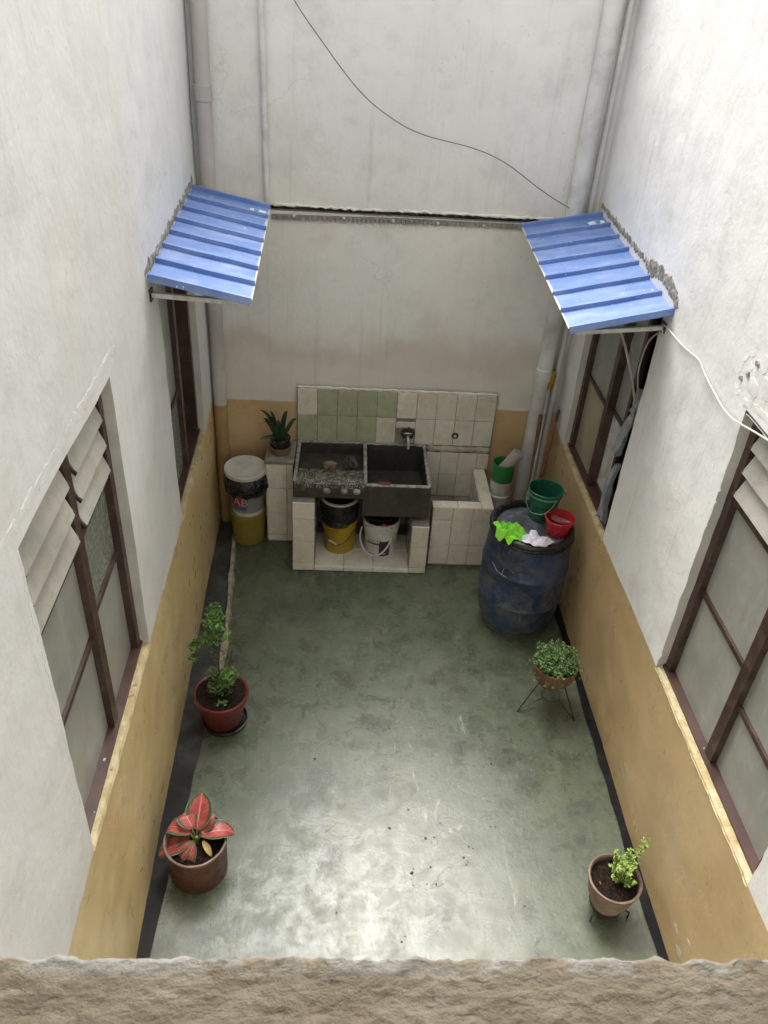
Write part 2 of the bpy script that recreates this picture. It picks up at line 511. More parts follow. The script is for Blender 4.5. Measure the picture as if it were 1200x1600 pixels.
M['sink'] = sink_mat('dark_wet_concrete', False)
M['sink_speck'] = sink_mat('speckled_worn_terrazzo', True)
M['sink_rim'] = simple('worn_concrete_rim', (0.40, 0.38, 0.34), 0.75, 0.5, 22, (0.10, 0.09, 0.07), 0.8, 30, 0.7, 60, 0.3, bdist=0.006)


def barrel_mat():
    t = NT('scuffed_blue_drum_plastic')
    z = t.xyz()[2]
    c = t.mix(t.step(t.noise(3, 5), 0.3, 0.7), (0.011, 0.022, 0.050), (0.016, 0.042, 0.115))
    low = t.step(z, 0.62, 0.38, 0, 1)
    gr = t.math('MULTIPLY', t.step(t.noise(7, 9, rough=0.75, dist=0.5), 0.42, 0.66), t.math('ADD', t.math('MULTIPLY', low, 0.45), 0.40))
    c = t.mix(gr, c, (0.15, 0.148, 0.128))
    c = t.mix(t.math('MULTIPLY', t.step(t.noise(4, 7, rough=0.7, off=(3, 3, 3)), 0.5, 0.66), 0.6), c, (0.075, 0.085, 0.095))
    scr = t.math('MAXIMUM', t.step(t.noise(6, 4, stretch=(1, 1, 14), rough=0.65, dist=0.3, off=(2, 2, 8)), 0.64, 0.67), t.step(t.noise(9, 4, stretch=(3, 3, .5), rough=0.65, dist=0.3, off=(6, 1, 3)), 0.66, 0.69))
    c = t.mix(t.math('MULTIPLY', scr, 0.42), c, (0.27, 0.285, 0.30))
    lowd = t.math('MULTIPLY', t.step(z, 0.14, 0.02, 0, 1), t.step(t.noise(9, 6), 0.35, 0.6))
    c = t.mix(t.math('MULTIPLY', lowd, 0.7), c, (0.16, 0.12, 0.08))
    nm = t.bump(t.noise(9, 6, rough=0.7), 0.25, 0.008)
    return t.done(c, t.step(t.noise(6, 7), 0.3, 0.7, 0.3, 0.55), nm, 0.5)


M['barrel'] = barrel_mat()
M['scratch'] = simple('pale_scratch', (0.36, 0.38, 0.40), 0.7, 0.3, 30)
M['black_plastic'] = simple('black_plastic', (0.012, 0.012, 0.013), 0.32, 0.3, 9, (0.05, 0.05, 0.05), 0.4, 12, 0.15, 40)
M['bag'] = simple('black_bin_bag', (0.010, 0.010, 0.011), 0.28, 0.2, 9, None, 0, 5, 0.7, 28, 0.5, bdist=0.02)
M['slate_lid'] = simple('dusty_slate_lid', (0.055, 0.062, 0.078), 0.45, 0.35, 5, (0.26, 0.27, 0.30), 0.6, 7, 0.2, 30)
M['yellow'] = simple('yellow_pail_plastic', (0.40, 0.255, 0.018), 0.4, 0.25, 5, (0.20, 0.14, 0.03), 0.5, 7, 0.1, 40)
M['olive_yellow'] = simple('dirty_olive_yellow_plastic', (0.30, 0.23, 0.03), 0.45, 0.25, 5, (0.15, 0.12, 0.03), 0.5, 7, 0.1, 40)
M['white_plastic'] = simple('off_white_plastic', (0.58, 0.57, 0.52), 0.38, 0.15, 6, (0.33, 0.31, 0.26), 0.5, 9, 0.08, 40)
M['grey_plastic'] = simple('grey_pail_print', (0.20, 0.205, 0.20), 0.45, 0.15, 6, (0.12, 0.12, 0.11), 0.4, 9, 0.08, 40)
M['navy_print'] = simple('navy_print', (0.012, 0.028, 0.042), 0.4, 0.2, 8)
M['red_print'] = simple('red_print', (0.27, 0.03, 0.032), 0.4, 0.2, 8)
M['blue_print'] = simple('blue_print', (0.03, 0.11, 0.20), 0.4, 0.2, 8)
M['white_print'] = simple('white_print', (0.40, 0.36, 0.34), 0.5, 0.1, 8)
M['dark_print'] = simple('dark_print', (0.05, 0.055, 0.05), 0.5, 0.1, 8)
M['green_plastic'] = simple('dark_green_plastic', (0.012, 0.105, 0.055), 0.32, 0.2, 5, (0.03, 0.12, 0.07), 0.4, 8, 0.08, 30)
M['green_light'] = simple('pale_green_rim', (0.09, 0.24, 0.16), 0.35, 0.2, 8)
M['mid_green'] = simple('bright_green_sleeve', (0.03, 0.22, 0.06), 0.4, 0.2, 8)
M['red_plastic'] = simple('red_plastic', (0.40, 0.018, 0.025), 0.28, 0.15, 6, (0.5, 0.06, 0.06), 0.4, 8, 0.06, 30)
M['clear_plastic'] = simple('pale_pink_plastic', (0.50, 0.22, 0.22), 0.25, 0.2, 8)
M['orange'] = simple('orange_rag', (0.55, 0.12, 0.03), 0.8, 0.3, 20)


def cloth_mat(name, col, weave=420, var=0.2):
    t = NT(name)
    c = t.mix(t.step(t.noise(9, 5), 0.3, 0.7), tuple(x * (1 - var) for x in col), col)
    nm = t.bump(t.noise(weave, 2), 0.35, 0.002); nm = t.bump(t.noise(30, 4), 0.25, 0.006, nm)
    return t.done(c, 0.9, nm, 0.15, Sheen_Weight=0.3)


M['lime_cloth'] = cloth_mat('lime_green_cloth', (0.22, 0.62, 0.035))
M['white_cloth'] = cloth_mat('lilac_white_cloth', (0.76, 0.72, 0.80))
M['denim'] = cloth_mat('grey_blue_cloth', (0.36, 0.39, 0.43), 300, 0.4)
M['terra_red'] = simple('red_clay_pot', (0.15, 0.022, 0.018), 0.4, 0.25, 8, (0.16, 0.07, 0.05), 0.4, 10, 0.15, 40)
M['terra_brown'] = simple('brown_clay_pot', (0.125, 0.042, 0.024), 0.5, 0.3, 7, (0.20, 0.10, 0.07), 0.5, 8, 0.2, 40)
M['pot_rim'] = simple('worn_pot_rim', (0.27, 0.18, 0.14), 0.6, 0.4, 14, (0.12, 0.06, 0.04), 0.6, 16, 0.3, 40)
M['terra_old'] = simple('lichen_stained_clay', (0.30, 0.19, 0.14), 0.8, 0.3, 9, (0.44, 0.41, 0.30), 0.95, 6, 0.4, 50)
M['terra_dusty'] = simple('dusty_brown_clay', (0.21, 0.10, 0.06), 0.7, 0.3, 9, (0.30, 0.24, 0.15), 0.5, 11, 0.3, 50)
M['soil'] = simple('dark_soil', (0.022, 0.012, 0.008), 0.95, 0.6, 40, (0.06, 0.036, 0.024), 0.6, 50, 1.0, 70, 0.2, bdist=0.02)
M['soil_crumb'] = simple('soil_crumbs', (0.045, 0.026, 0.017), 0.95, 0.6, 90, (0.12, 0.09, 0.065), 0.4, 120)
M['iron'] = simple('thin_black_iron', (0.022, 0.020, 0.018), 0.5, 0.4, 20, (0.09, 0.05, 0.03), 0.5, 25)
M['cable'] = simple('grey_cable', (0.33, 0.30, 0.26), 0.5, 0.2, 10)
M['cable_white'] = simple('off_white_cable', (0.66, 0.64, 0.58), 0.5, 0.2, 10)
M['cable_dark'] = simple('dark_grey_cable', (0.20, 0.18, 0.15), 0.5, 0.2, 10)
M['stick_grey'] = simple('silver_grey_stick', (0.42, 0.40, 0.36), 0.45, 0.3, 12, (0.25, 0.2, 0.15), 0.5, 15)
M['stick_brown'] = simple('brown_wood_stick', (0.19, 0.10, 0.05), 0.6, 0.4, 14)
M['stick_red'] = simple('faded_red_stick', (0.33, 0.075, 0.045), 0.5, 0.4, 14, (0.25, 0.16, 0.1), 0.4, 12)
M['stick_dark'] = simple('dark_stick_tip', (0.06, 0.035, 0.03), 0.5, 0.3, 14)
M['mustard'] = simple('mustard_bristle', (0.40, 0.24, 0.02), 0.8, 0.5, 60, None, 0, 5, 0.8, 120)
M['chrome'] = simple('dull_chrome', (0.42, 0.40, 0.37), 0.3, 0.3, 20, (0.1, 0.08, 0.06), 0.5, 40, metal=0.8)
M['rag_dark'] = cloth_mat('dark_stained_rag', (0.045, 0.04, 0.035), 200, 0.5)
M['sticker'] = simple('white_sticker', (0.75, 0.80, 0.85), 0.35, 0.1, 8)
M['sticker_blue'] = simple('cyan_print', (0.05, 0.35, 0.58), 0.35, 0.2, 20)
M['stem'] = simple('green_brown_stem', (0.075, 0.062, 0.03), 0.7, 0.4, 20)
M['stem_green'] = simple('pale_green_stem', (0.16, 0.20, 0.06), 0.6, 0.3, 20)


def leaf_mat(name, a, b, scale=22, rough=0.42, trans=0.25):
    t = NT(name)
    c = t.mix(t.step(t.noise(scale, 3), 0.35, 0.65), a, b)
    return t.done(c, rough, t.bump(t.noise(90, 2), 0.1, 0.002), 0.4)


M['leaf_fern'] = leaf_mat('feathery_green_leaf', (0.05, 0.11, 0.025), (0.15, 0.30, 0.06), 13)
M['leaf_clover'] = leaf_mat('small_clover_leaf', (0.055, 0.12, 0.035), (0.17, 0.28, 0.09), 26)
M['leaf_jade'] = leaf_mat('yellow_green_small_leaf', (0.10, 0.17, 0.03), (0.34, 0.46, 0.10), 30)
M['leaf_dark'] = leaf_mat('dark_strap_leaf', (0.012, 0.026, 0.013), (0.03, 0.058, 0.026), 14)
M['dry_leaf'] = leaf_mat('dry_yellow_leaf', (0.40, 0.27, 0.08), (0.55, 0.42, 0.16), 20)


def pink_leaf_mat():
    t = NT('pink_and_green_leaf')
    uvn = t.n('ShaderNodeUVMap'); uvn.uv_map = 'UVMap'
    u, v, _ = t.xyz(uvn.outputs['UV'])
    au = t.math('ABSOLUTE', t.math('SUBTRACT', u, 0.5))
    nse = t.math('MULTIPLY', t.math('SUBTRACT', t.noise(60, 4), 0.5), 0.16)
    edge = t.step(t.math('ADD', t.math('ADD', au, nse), t.math('MULTIPLY', t.step(v, 0.75, 1.0), 0.16)), 0.27, 0.42)
    # side veins sweep forward from the midrib
    ph = t.math('SUBTRACT', t.math('MULTIPLY', v, 8.0), t.math('MULTIPLY', au, 6.0))
    vein = t.step(t.math('ABSOLUTE', t.math('SUBTRACT', t.math('FRACT', ph), 0.5)), 0.34, 0.46)
    c = t.mix(t.step(t.noise(25, 4), 0.3, 0.7), (0.33, 0.042, 0.046), (0.52, 0.12, 0.11))
    c = t.mix(t.math('MULTIPLY', vein, 0.7), c, (0.20, 0.055, 0.03))
    c = t.mix(t.step(au, 0.03, 0.012), c, (0.70, 0.28, 0.24))
    c = t.mix(edge, c, (0.06, 0.085, 0.03))
    c = t.mix(t.math('MULTIPLY', t.step(au, 0.455, 0.49), 0.5), c, (0.45, 0.46, 0.36))
    nm = t.bump(vein, 0.25, 0.003)
    return t.done(c, 0.38, nm, 0.45)


M['pink_leaf'] = pink_leaf_mat()


def parapet_mat():
    t = NT('rough_weathered_cement')
    c = t.mix(t.step(t.noise(9, 7, rough=0.65), 0.3, 0.7), (0.44, 0.36, 0.265), (0.62, 0.53, 0.41))
    c = t.mix(t.math('MULTIPLY', t.step(t.noise(45, 6, rough=0.7), 0.48, 0.7), 0.4), c, (0.25, 0.195, 0.14))
    c = t.mix(t.math('MULTIPLY', t.step(t.noise(24, 5, off=(3, 3, 3)), 0.55, 0.72), 0.35), c, (0.62, 0.56, 0.46))
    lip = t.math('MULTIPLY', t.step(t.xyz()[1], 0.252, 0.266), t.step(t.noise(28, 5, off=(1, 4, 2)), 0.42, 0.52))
    c = t.mix(t.math('MULTIPLY', lip, 0.8), c, (0.74, 0.72, 0.68))  # pale highlight of the lit edge, painted along the front lip
    nm = t.bump(t.noise(70, 6, stretch=(0.6, 1, 1)), 0.8, 0.006); nm = t.bump(t.noise(190, 6, stretch=(.6, 1, 1), rough=0.7), 0.7, 0.003, nm); nm = t.bump(t.noise(500, 4), 0.5, 0.001, nm)
    grit = t.step(t.noise(260, 3, off=(7, 2, 2)), 0.62, 0.72); c = t.mix(t.math('MULTIPLY', grit, 0.55), c, (0.16, 0.125, 0.09))
    g2 = t.step(t.noise(420, 2, off=(1, 7, 3)), 0.66, 0.74); c = t.mix(t.math('MULTIPLY', g2, 0.6), c, (0.78, 0.72, 0.62))
    return t.done(c, 0.85, nm, 0.25)


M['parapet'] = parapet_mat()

# ------------------------------------------------------------------ setting: floor and walls
YB, XR = 5.83, 1.7465
ZL, ZR, ZB = 1.125, 1.03, 1.133
Y0, YE = 0.0, -1.6
TOP_B, TOP_S = 4.4, 4.4
ROOF_Y, ROOF_Z = 1.1, 4.42


def XL(y): return -0.985 - 0.0317 * (y - 3.5)


mb = MB()
mb.grid(lambda a, b: (-1.4 + 3.6 * a, -2.2 + 8.6 * b, 0.0), 24, 48)
mb.box(-1.4, 2.2, -2.2, 6.4, -0.3, -0.02)
floor = tag(mb.build('floor', M['floor']), kind='structure')


mb = MB()
rndc = random.Random(77)
for (cx_, cy_, n_, sp_) in ((.60, 2.66, 16, .035), (.52, 2.44, 14, .05), (.76, 2.52, 6, .03), (.80, 2.60, 4, .02), (.50, 2.95, 6, .05), (.66, 2.78, 5, .03), (.30, 2.85, 5, .05), (.92, 2.75, 4, .04), (1.05, 2.3, 5, .05), (.1, 2.25, 6, .08), (.35, 2.15, 6, .06), (.45, 3.4, 4, .08), (.9, 3.2, 5, .12), (0, 3.0, 4, .2), (.6, 4.0, 5, .4)):
    for _ in range((n_ + 1) // 2):
        x_, y_ = cx_ + rndc.gauss(0, sp_), cy_ + rndc.gauss(0, sp_ * .8); rr_ = rndc.uniform(.002, .0075) * (1.5 if rndc.random() < .12 else 1); k_ = 7
        mb.add([(x_ + rr_ * rndc.uniform(.5, 1.3) * math.cos(6.283 * q / k_), y_ + rr_ * rndc.uniform(.5, 1.3) * math.sin(6.283 * q / k_), .0015) for q in range(k_)], [tuple(range(k_))])
o = mb.build('floor_pits', simple('dark_pit', (0.018, 0.018, 0.016), 0.95, 0.3, 20), floor, smooth=0); o['kind'] = 'stuff'
mb = MB()
for _ in range(46):
    x_, y_ = rndc.uniform(-.7, 1.6), rndc.uniform(2.1, 4.9); rr_ = rndc.uniform(.0012, .0035); k_ = 5
    mb.add([(x_ + rr_ * rndc.uniform(.4, 1.4) * math.cos(6.283 * q / k_), y_ + rr_ * rndc.uniform(.4, 1.4) * math.sin(6.283 * q / k_), .0018) for q in range(k_)], [tuple(range(k_))])
o = mb.build('paint_crumbs', simple('white_crumb', (0.62, 0.61, 0.56), 0.8, 0.1, 20), floor, smooth=0); o['kind'] = 'stuff'


def ridge(y, a, f, s=0.0): return a * nz(y * f, s, 3.3)


# painted borders, as thin sheets just above the cement
mb = MB()
N = 90
for i in range(N):
    ya, yb_ = 0.0 + (YB) * i / N, (YB) * (i + 1) / N
    P = []
    for y in (ya, yb_):
        P.append((1.690 + ridge(y, .012, 6), y, .004)); P.append((XR + .01, y, .004))
    mb.quad(P[0], P[1], P[3], P[2])
tag(mb.build('floor_border', M['black_paint']), kind='structure')
mb = MB()
for i in range(N):
    ya, yb_ = 0.0 + (YB) * i / N, (YB) * (i + 1) / N
    P = []
    for y in (ya, yb_):
        w = .068 + max(0, min(1, (y - 2.0) / 1.9)) * .122 - max(0, (y - 4.4)) * .05
        P.append((XL(y) - .01, y, .004)); P.append((XL(y) + w + ridge(y, .008, 6, 5), y, .004))
    mb.quad(P[0], P[1], P[3], P[2])
t = NT('black_edge_and_grey_channel')
far = t.step(t.math('ADD', t.xyz()[1], t.math('MULTIPLY', t.math('SUBTRACT', t.noise(4, 6), 0.5), 1.2)), 2.8, 3.7)
cc = t.mix(t.step(t.noise(5, 7, rough=0.7), 0.4, 0.7), (0.010, 0.010, 0.010), (0.022, 0.022, 0.021))
cc = t.mix(far, cc, t.mix(t.step(t.noise(6, 8, rough=0.7, off=(2, 2, 2)), 0.38, 0.7), (0.030, 0.031, 0.031), (0.085, 0.085, 0.078)))
tag(mb.build('drain_strip', t.done(cc, 0.62, t.bump(t.noise(30, 6), 0.3, 0.004), 0.25)), kind='structure')
mb = MB()
K = 70
vs = []; fs = []
for i in range(K + 1):
    y = 3.78 + (5.52 - 3.78) * i / K
    xc = XL(y) + .068 + min(1, (y - 2.0) / 1.9) * .122 - max(0, (y - 4.4)) * .05 + .012
    w = .021 + ridge(y, .012, 9); h = max(.008, .024 + ridge(y, .02, 7, 4))
    if i in (0, K): h = .004
    for (dx, dz) in ((-w, 0), (-w * .8, h), (w * .5, h * .9), (w, 0)): vs.append((xc + dx, y, dz))
for i in range(K):
    for k in range(3): fs.append((i * 4 + k, i * 4 + k + 1, i * 4 + k + 5, i * 4 + k + 4))
mb.add(vs, fs)
tag(mb.build('kerb', M['kerb'], smooth=50), kind='structure')


def wall_disp(u, v, seed):
    return .010 * nz(u * 1.3 + seed, v * 1.3, seed) + .0035 * nz(u * 6, v * 6, seed + 9) + .0012 * nz(u * 20, v * 20, seed)


def lines(a, b, step, extra):
    n = max(1, int(round((b - a) / step)))
    L = [a + (b - a) * i / n for i in range(n + 1)]
    for e in extra:
        if a < e < b: L = [x for x in L if abs(x - e) > step * .45] + [e]
    return sorted(L)


def wall_front(mb, P, u0, u1, v0, v1, opens, seed, step=.05, mi=0):
    """plastered front face with ragged openings; P(u, v, d) with d into the wall"""
    U = lines(u0, u1, step, [x for o in opens for x in (o[0], o[1])])
    V = lines(v0, v1, step, [x for o in opens for x in (o[2], o[3])])
    idx = {}

    def vert(i, j):
        if (i, j) in idx: return idx[(i, j)]
        u, v = U[i], V[j]
        d = -wall_disp(u, v, seed)
        for o in opens:
            eu = min(abs(u - o[0]), abs(u - o[1])); ev = min(abs(v - o[2]), abs(v - o[3]))
            inu = o[0] - 1e-6 <= u <= o[1] + 1e-6; inv = o[2] - 1e-6 <= v <= o[3] + 1e-6
            if eu < 1e-6 and inv and abs(v - v0) > 1e-6: u += .010 * nz(v * 9, seed, u)
            if abs(v - o[3]) < 1e-6 and inu: v += .012 * nz(u * 9, seed, v)
            break_ = False
        mb.v.append(tuple(P(u, v, d))); idx[(i, j)] = len(mb.v) - 1
        return idx[(i, j)]

    for i in range(len(U) - 1):
        for j in range(len(V) - 1):
            cu, cv = (U[i] + U[i + 1]) / 2, (V[j] + V[j + 1]) / 2
            if any(o[0] < cu < o[1] and o[2] < cv < o[3] for o in opens): continue
            mb.f.append([vert(i, j), vert(i + 1, j), vert(i + 1, j + 1), vert(i, j + 1)]); mb.m.append(mi)


def reveal(mb, P, o, seed, depth, mi=1, sides='ltr'):
    """plastered sides and head of an opening, following the ragged front edge"""
    u0, u1, v0, v1 = o
    n = 26
    for (k, a, b) in (('l', (u0, v0), (u0, v1)), ('r', (u1, v0), (u1, v1)), ('t', (u0, v1), (u1, v1))):
        def fn(s, t):
            u = a[0] + (b[0] - a[0]) * s; v = a[1] + (b[1] - a[1]) * s
            d = -wall_disp(u, v, seed) * (1 - t)
            if k in 'lr': uu = u + .010 * nz(v * 9, seed, u) * (1 - t * .6); vv = v + (.012 * nz(u * 9, seed, v1) if s > .999 else 0)
            else: vv = v + .012 * nz(u * 9, seed, v) * (1 - t * .6); uu = u
            return P(uu, vv, d + (depth - d) * t)
        mb.grid(fn, n, 4, mi)


def side_P(side):
    if side == 'L': return lambda u, v, d: Vector((XL(u) - d, u, v))
    return lambda u, v, d: Vector((XR + d, u, v))


OPEN_L = [(1.87, 3.035, ZL, 2.655), (4.15, 5.30, ZL, 2.64)]
OPEN_R = [(1.80, 3.045, ZR, 2.585), (4.205, 5.47, ZR, 2.60)]


def backslab(mb, P, u0, u1, v0, v1, opens, d0, mi=0):
    U = sorted(set([u0, u1] + [x for o in opens for x in o[:2]])); V = sorted(set([v0, v1] + [x for o in opens for x in o[2:]]))
    for i in range(len(U) - 1):
        for j in range(len(V) - 1):
            cu, cv = (U[i] + U[i + 1]) / 2, (V[j] + V[j + 1]) / 2
            if any(o[0] < cu < o[1] and o[2] < cv < o[3] for o in opens): continue
            mb.quad(P(U[i], V[j], d0), P(U[i + 1], V[j], d0), P(U[i + 1], V[j + 1], d0), P(U[i], V[j + 1], d0), mi)
    mb.quad(P(u0, v1, 0), P(u1, v1, 0), P(u1, v1, d0), P(u0, v1, d0), mi)


def ragged_bead(mb, pts, w, h, seed, P, mi=0):
    """a crumbling bead of mortar along a line of (u, v) points on a wall"""
    n = len(pts); vs = []; fs = []
    for i, (u, v) in enumerate(pts):
        a = pts[max(i - 1, 0)]; b = pts[min(i + 1, n - 1)]
        tx, ty = b[0] - a[0], b[1] - a[1]; L = math.hypot(tx, ty); nx, ny = -ty / L, tx / L
        ww = w * (1 + .8 * nz(u * 17, v * 17, seed)); hh = h * max(.15, 1 + 1.3 * nz(u * 23, v * 23, seed + 4))
        if i in (0, n - 1): ww *= .2; hh *= .1
        for k, (s, e) in enumerate(((-1, -.1), (-.7, .7), (-.1, 1), (.5, .8), (1, -.1))):
            j = .25 * nz(u * 31 + k, v * 31, seed)
            vs.append(P(u + nx * ww * (s + j) * .5, v + ny * ww * (s + j) * .5, -hh * (e + j * .6) + (.004 if e < 0 else 0)))
    for i in range(n - 1):
        for k in range(4): fs.append((i * 5 + k, i * 5 + k + 1, i * 5 + k + 6, i * 5 + k + 5))
    mb.add(vs, fs, mi)


def polyline(pts, step, jit=0.0, seed=0):
    out = []
    for (a, b) in zip(pts, pts[1:]):
        n = max(1, int(math.hypot(b[0] - a[0], b[1] - a[1]) / step))
        for i in range(n):
            t = i / n
            out.append((a[0] + (b[0] - a[0]) * t + jit * nz(len(out) * .6, seed, 0), a[1] + (b[1] - a[1]) * t + jit * nz(len(out) * .6, seed, 5)))
    out.append(pts[-1])
    return out


def side_wall(side, opens, zt, label, seed, pm='plaster'):
    P = side_P(side)
    w = thing('plastered_wall', P(3, 0, 0), label, 'wall', kind='thing')
    mb = MB()
    wall_front(mb, P, YE, YB, zt, TOP_S, opens, seed, .045)
    for o in opens: reveal(mb, P, o, seed, .058)
    backslab(mb, P, YE, YB, 0, TOP_S, opens, .24)
    mb.build('plaster', [M[pm], M['reveal']], w, smooth=40, fix=False)
    mb = MB()
    wall_front(mb, P, YE, YB, 0, zt, [], seed, .045)
    mb.build('painted_dado', M['dado_yellow' if side == 'L' else 'dado'], w, smooth=60, fix=False)
    for o in opens:           # mortar sill: worn top of the dado in each opening
        mb = MB()

        def fn(a, b):
            u = o[0] - .004 + (o[1] - o[0] + .008) * a
            d = -wall_disp(u, zt, seed) - .003 - .004 * (nz(u * 14, seed, 2) + .2) if b == 0 else .06 * b
            z = zt + .001 + (0.004 + .004 * nz(u * 12, b * 3, seed) if 0 < b else -.012 + .010 * nz(u * 19, 3, seed))
            if b > .999: z = zt + .002
            return P(u, z, d)
        mb.grid(fn, 60, 6)
        mb.build('mortar_sill', M['sill'], w, smooth=60, fix=False)
    return w, P


wl, PL = side_wall('L', OPEN_L, ZL, 'long white plaster wall with tan dado behind the red pot and pink leaved plant', 11.0, 'plaster_grey')
wr, PR = side_wall('R', OPEN_R, ZR, 'long white plaster wall with tan dado behind the blue drum', 23.0)

# beads of rough mortar over the near windows, crumbled plaster (following the uneven wall face)
PLd = lambda u, v, d: PL(u, v, d - wall_disp(u, v, 11.0))
PRd = lambda u, v, d: PR(u, v, d - wall_disp(u, v, 23.0))
mb = MB()
ragged_bead(mb, polyline([(1.55, 2.70), (1.75, 2.715), (2.2, 2.70), (2.7, 2.71), (3.12, 2.72)], .018, .02, 1), .06, .0011, 3, PLd)
ragged_bead(mb, polyline([(3.16, 2.72), (3.10, 2.67), (3.07, 2.62)], .012, .02, 2), .03, .0012, 5, PLd)
ragged_bead(mb, polyline([(1.86, 2.62), (1.845, 2.3), (1.85, 1.9), (1.86, 1.4), (1.85, 1.15)], .02, .02, 8), .012, .0007, 6, PLd)
mb.build('mortar_bead', M['plaster_grey'], wl, smooth=0)
mb = MB()
ragged_bead(mb, polyline([(1.5, 2.66), (2.0, 2.655), (2.5, 2.67), (2.95, 2.65), (3.10, 2.62)], .016, .03, 1), .05, .0014, 13, PRd)
ragged_bead(mb, polyline([(3.12, 2.56), (3.22, 2.66), (3.20, 2.76), (3.12, 2.84)], .012, .03, 4), .03, .0012, 15, PRd)
ragged_bead(mb, polyline([(3.06, 2.5), (3.055, 2.0), (3.06, 1.5), (3.05, 1.06)], .02, .02, 9), .012, .0007, 16, PRd)
mb.build('mortar_bead', M['plaster'], wr, smooth=0)


def flake(P, parent, u, v, r, seed, lift=.006, mat='plaster'):
    rnd = random.Random(seed)
    n = 11; o = []
    for k in range(n):
        a = 2 * PI * k / n
        rr = r * (0.6 + .6 * rnd.random()); o.append((u + rr * math.cos(a), v + rr * math.sin(a) * .8))
    mb = MB()
    vs = [P(x, y, -lift - lift * .6 * rnd.random()) for x, y in o] + [P(u + (x - u) * 1.05, v + (y - v) * 1.05, .003) for x, y in o] + [P(u, v, -lift * 1.6)]
    fs = [(k, (k + 1) % n, 2 * n) for k in range(n)] + [(k, (k + 1) % n, n + (k + 1) % n, n + k) for k in range(n)]
    mb.add(vs, fs)
    return mb.build('plaster_flake', M[mat], parent, smooth=0)


for (u, v, r, s) in ((3.05, 2.70, .06, 1), (2.93, 2.75, .075, 2), (2.82, 2.70, .06, 3), (2.70, 2.74, .055, 4), (3.02, 2.82, .05, 5), (2.88, 2.86, .045, 6), (3.13, 2.76, .035, 7), (2.62, 2.69, .05, 8), (3.17, 2.63, .03, 9)):
    flake(PRd, wr, u, v, r * .85, s, .0014)
for (u, v, r, s) in ((3.08, 2.80, .016, 21), (3.12, 2.73, .014, 22), (2.98, 2.90, .02, 23), (3.17, 2.69, .012, 24)):
    flake(PRd, wr, u, v, r, s, .0062, 'plaster_raw')
flake(PRd, wr, 2.0, 3.99, .12, 41, .004, 'plaster_raw')
# bare chips where the dado paint has come away near the parapet
for (u, v, r, s) in ((2.06, .20, .035, 51), (1.97, .14, .04, 52), (1.94, .28, .025, 53), (1.90, .10, .03, 54)):
    flake(PRd, wr, u, v, r * .8, s, .0004, 'chip')

# back wall: upper plaster stands proud of the lower, a dark gap between
PB = lambda u, v, d: Vector((u, YB + d, v))
wb = thing('plastered_wall', (0.4, YB, 0), 'tall grey white back wall above the tiled laundry sink', 'wall', kind='thing')
mb = MB()
XB0, XB1 = -1.30, 2.0
wall_front(mb, PB, XB0, XB1, ZB, 2.625, [], 37.0, .05)
wall_front(mb, lambda u, v, d: Vector((u, YB - .022 + d, v)), XB0, XB1, 2.665, TOP_B, [], 41.0, .05)
mb.quad((XB0, YB + .06, TOP_B), (XB1, YB + .06, TOP_B), (XB1, YB - .022, TOP_B), (XB0, YB - .022, TOP_B))
mb.quad((XB0, YB + .055, 2.665), (XB1, YB + .055, 2.665), (XB1, YB - .022, 2.665), (XB0, YB - .022, 2.665))
mb.quad((XB0, YB + .055, 2.625), (XB1, YB + .055, 2.625), (XB1, YB, 2.625), (XB0, YB, 2.625))
mb.box(XB0, XB1, YB + .06, YB + .25, 0, TOP_B)
mb.build('plaster', M['plaster_back'], wb, smooth=40, fix=False)
mb = MB()
wall_front(mb, PB, XB0, XB1, 0, ZB, [], 37.0, .06)
mb.build('painted_dado', M['dado'], wb, smooth=60, fix=False)
mb = MB()
mb.quad((XB0, YB + .05, 2.62), (XB1, YB + .05, 2.62), (XB1, YB + .05, 2.67), (XB0, YB + .05, 2.67))
mb.build('gap_back', M['gap'], wb, smooth=0)
mb = MB()
ragged_bead(mb, polyline([(-.56, 2.672), (0, 2.668), (.6, 2.675), (1.2, 2.67), (1.7, 2.675)], .02, .012, 1), .022, .012, 51, lambda u, v, d: Vector((u, YB - .02 + d, v)))
mb.build('mortar_bead', M['plaster_back'], wb, smooth=0)

# house side: parapet, then an unseen passage whose roof and back wall block light
par = thing('parapet', (0, .13, 3.0), 'rough brown cement parapet ledge across the bottom of the view', 'parapet', kind='thing')
mb = MB()
XS = [-1.2, -.9, -.6, -.42] + [-.34 + .0030 * i for i in range(int(.76 / .0030) + 1)] + [.5, .7, 1.0, 1.4, 1.745]


def ptop(x, t):
    # t: 0 back edge .. 1 rounded front edge
    y = -.06 + .327 * t
    edge = .002 * nz(x * 22, 1, 1) + .0022 * nz(x * 60, 2, 1) + .0014 * nz(x * 160, 5, 1) + .0008 * nz(x * 330, 8, 1)
    z = 3.55 + .0018 * nz(x * 14, y * 14, 2) + .0008 * nz(x * 40, y * 90, 3) + .0011 * nz(x * 95, y * 190, 5) + .0009 * nz(x * 230, y * 380, 7)
    return (x, y + edge * t, z)


TS = [0, .3, .55, .7, .78] + [.80 + .2 * i / 34 for i in range(35)]
vs = [ptop(x, t) for t in TS for x in XS]
nx_ = len(XS)
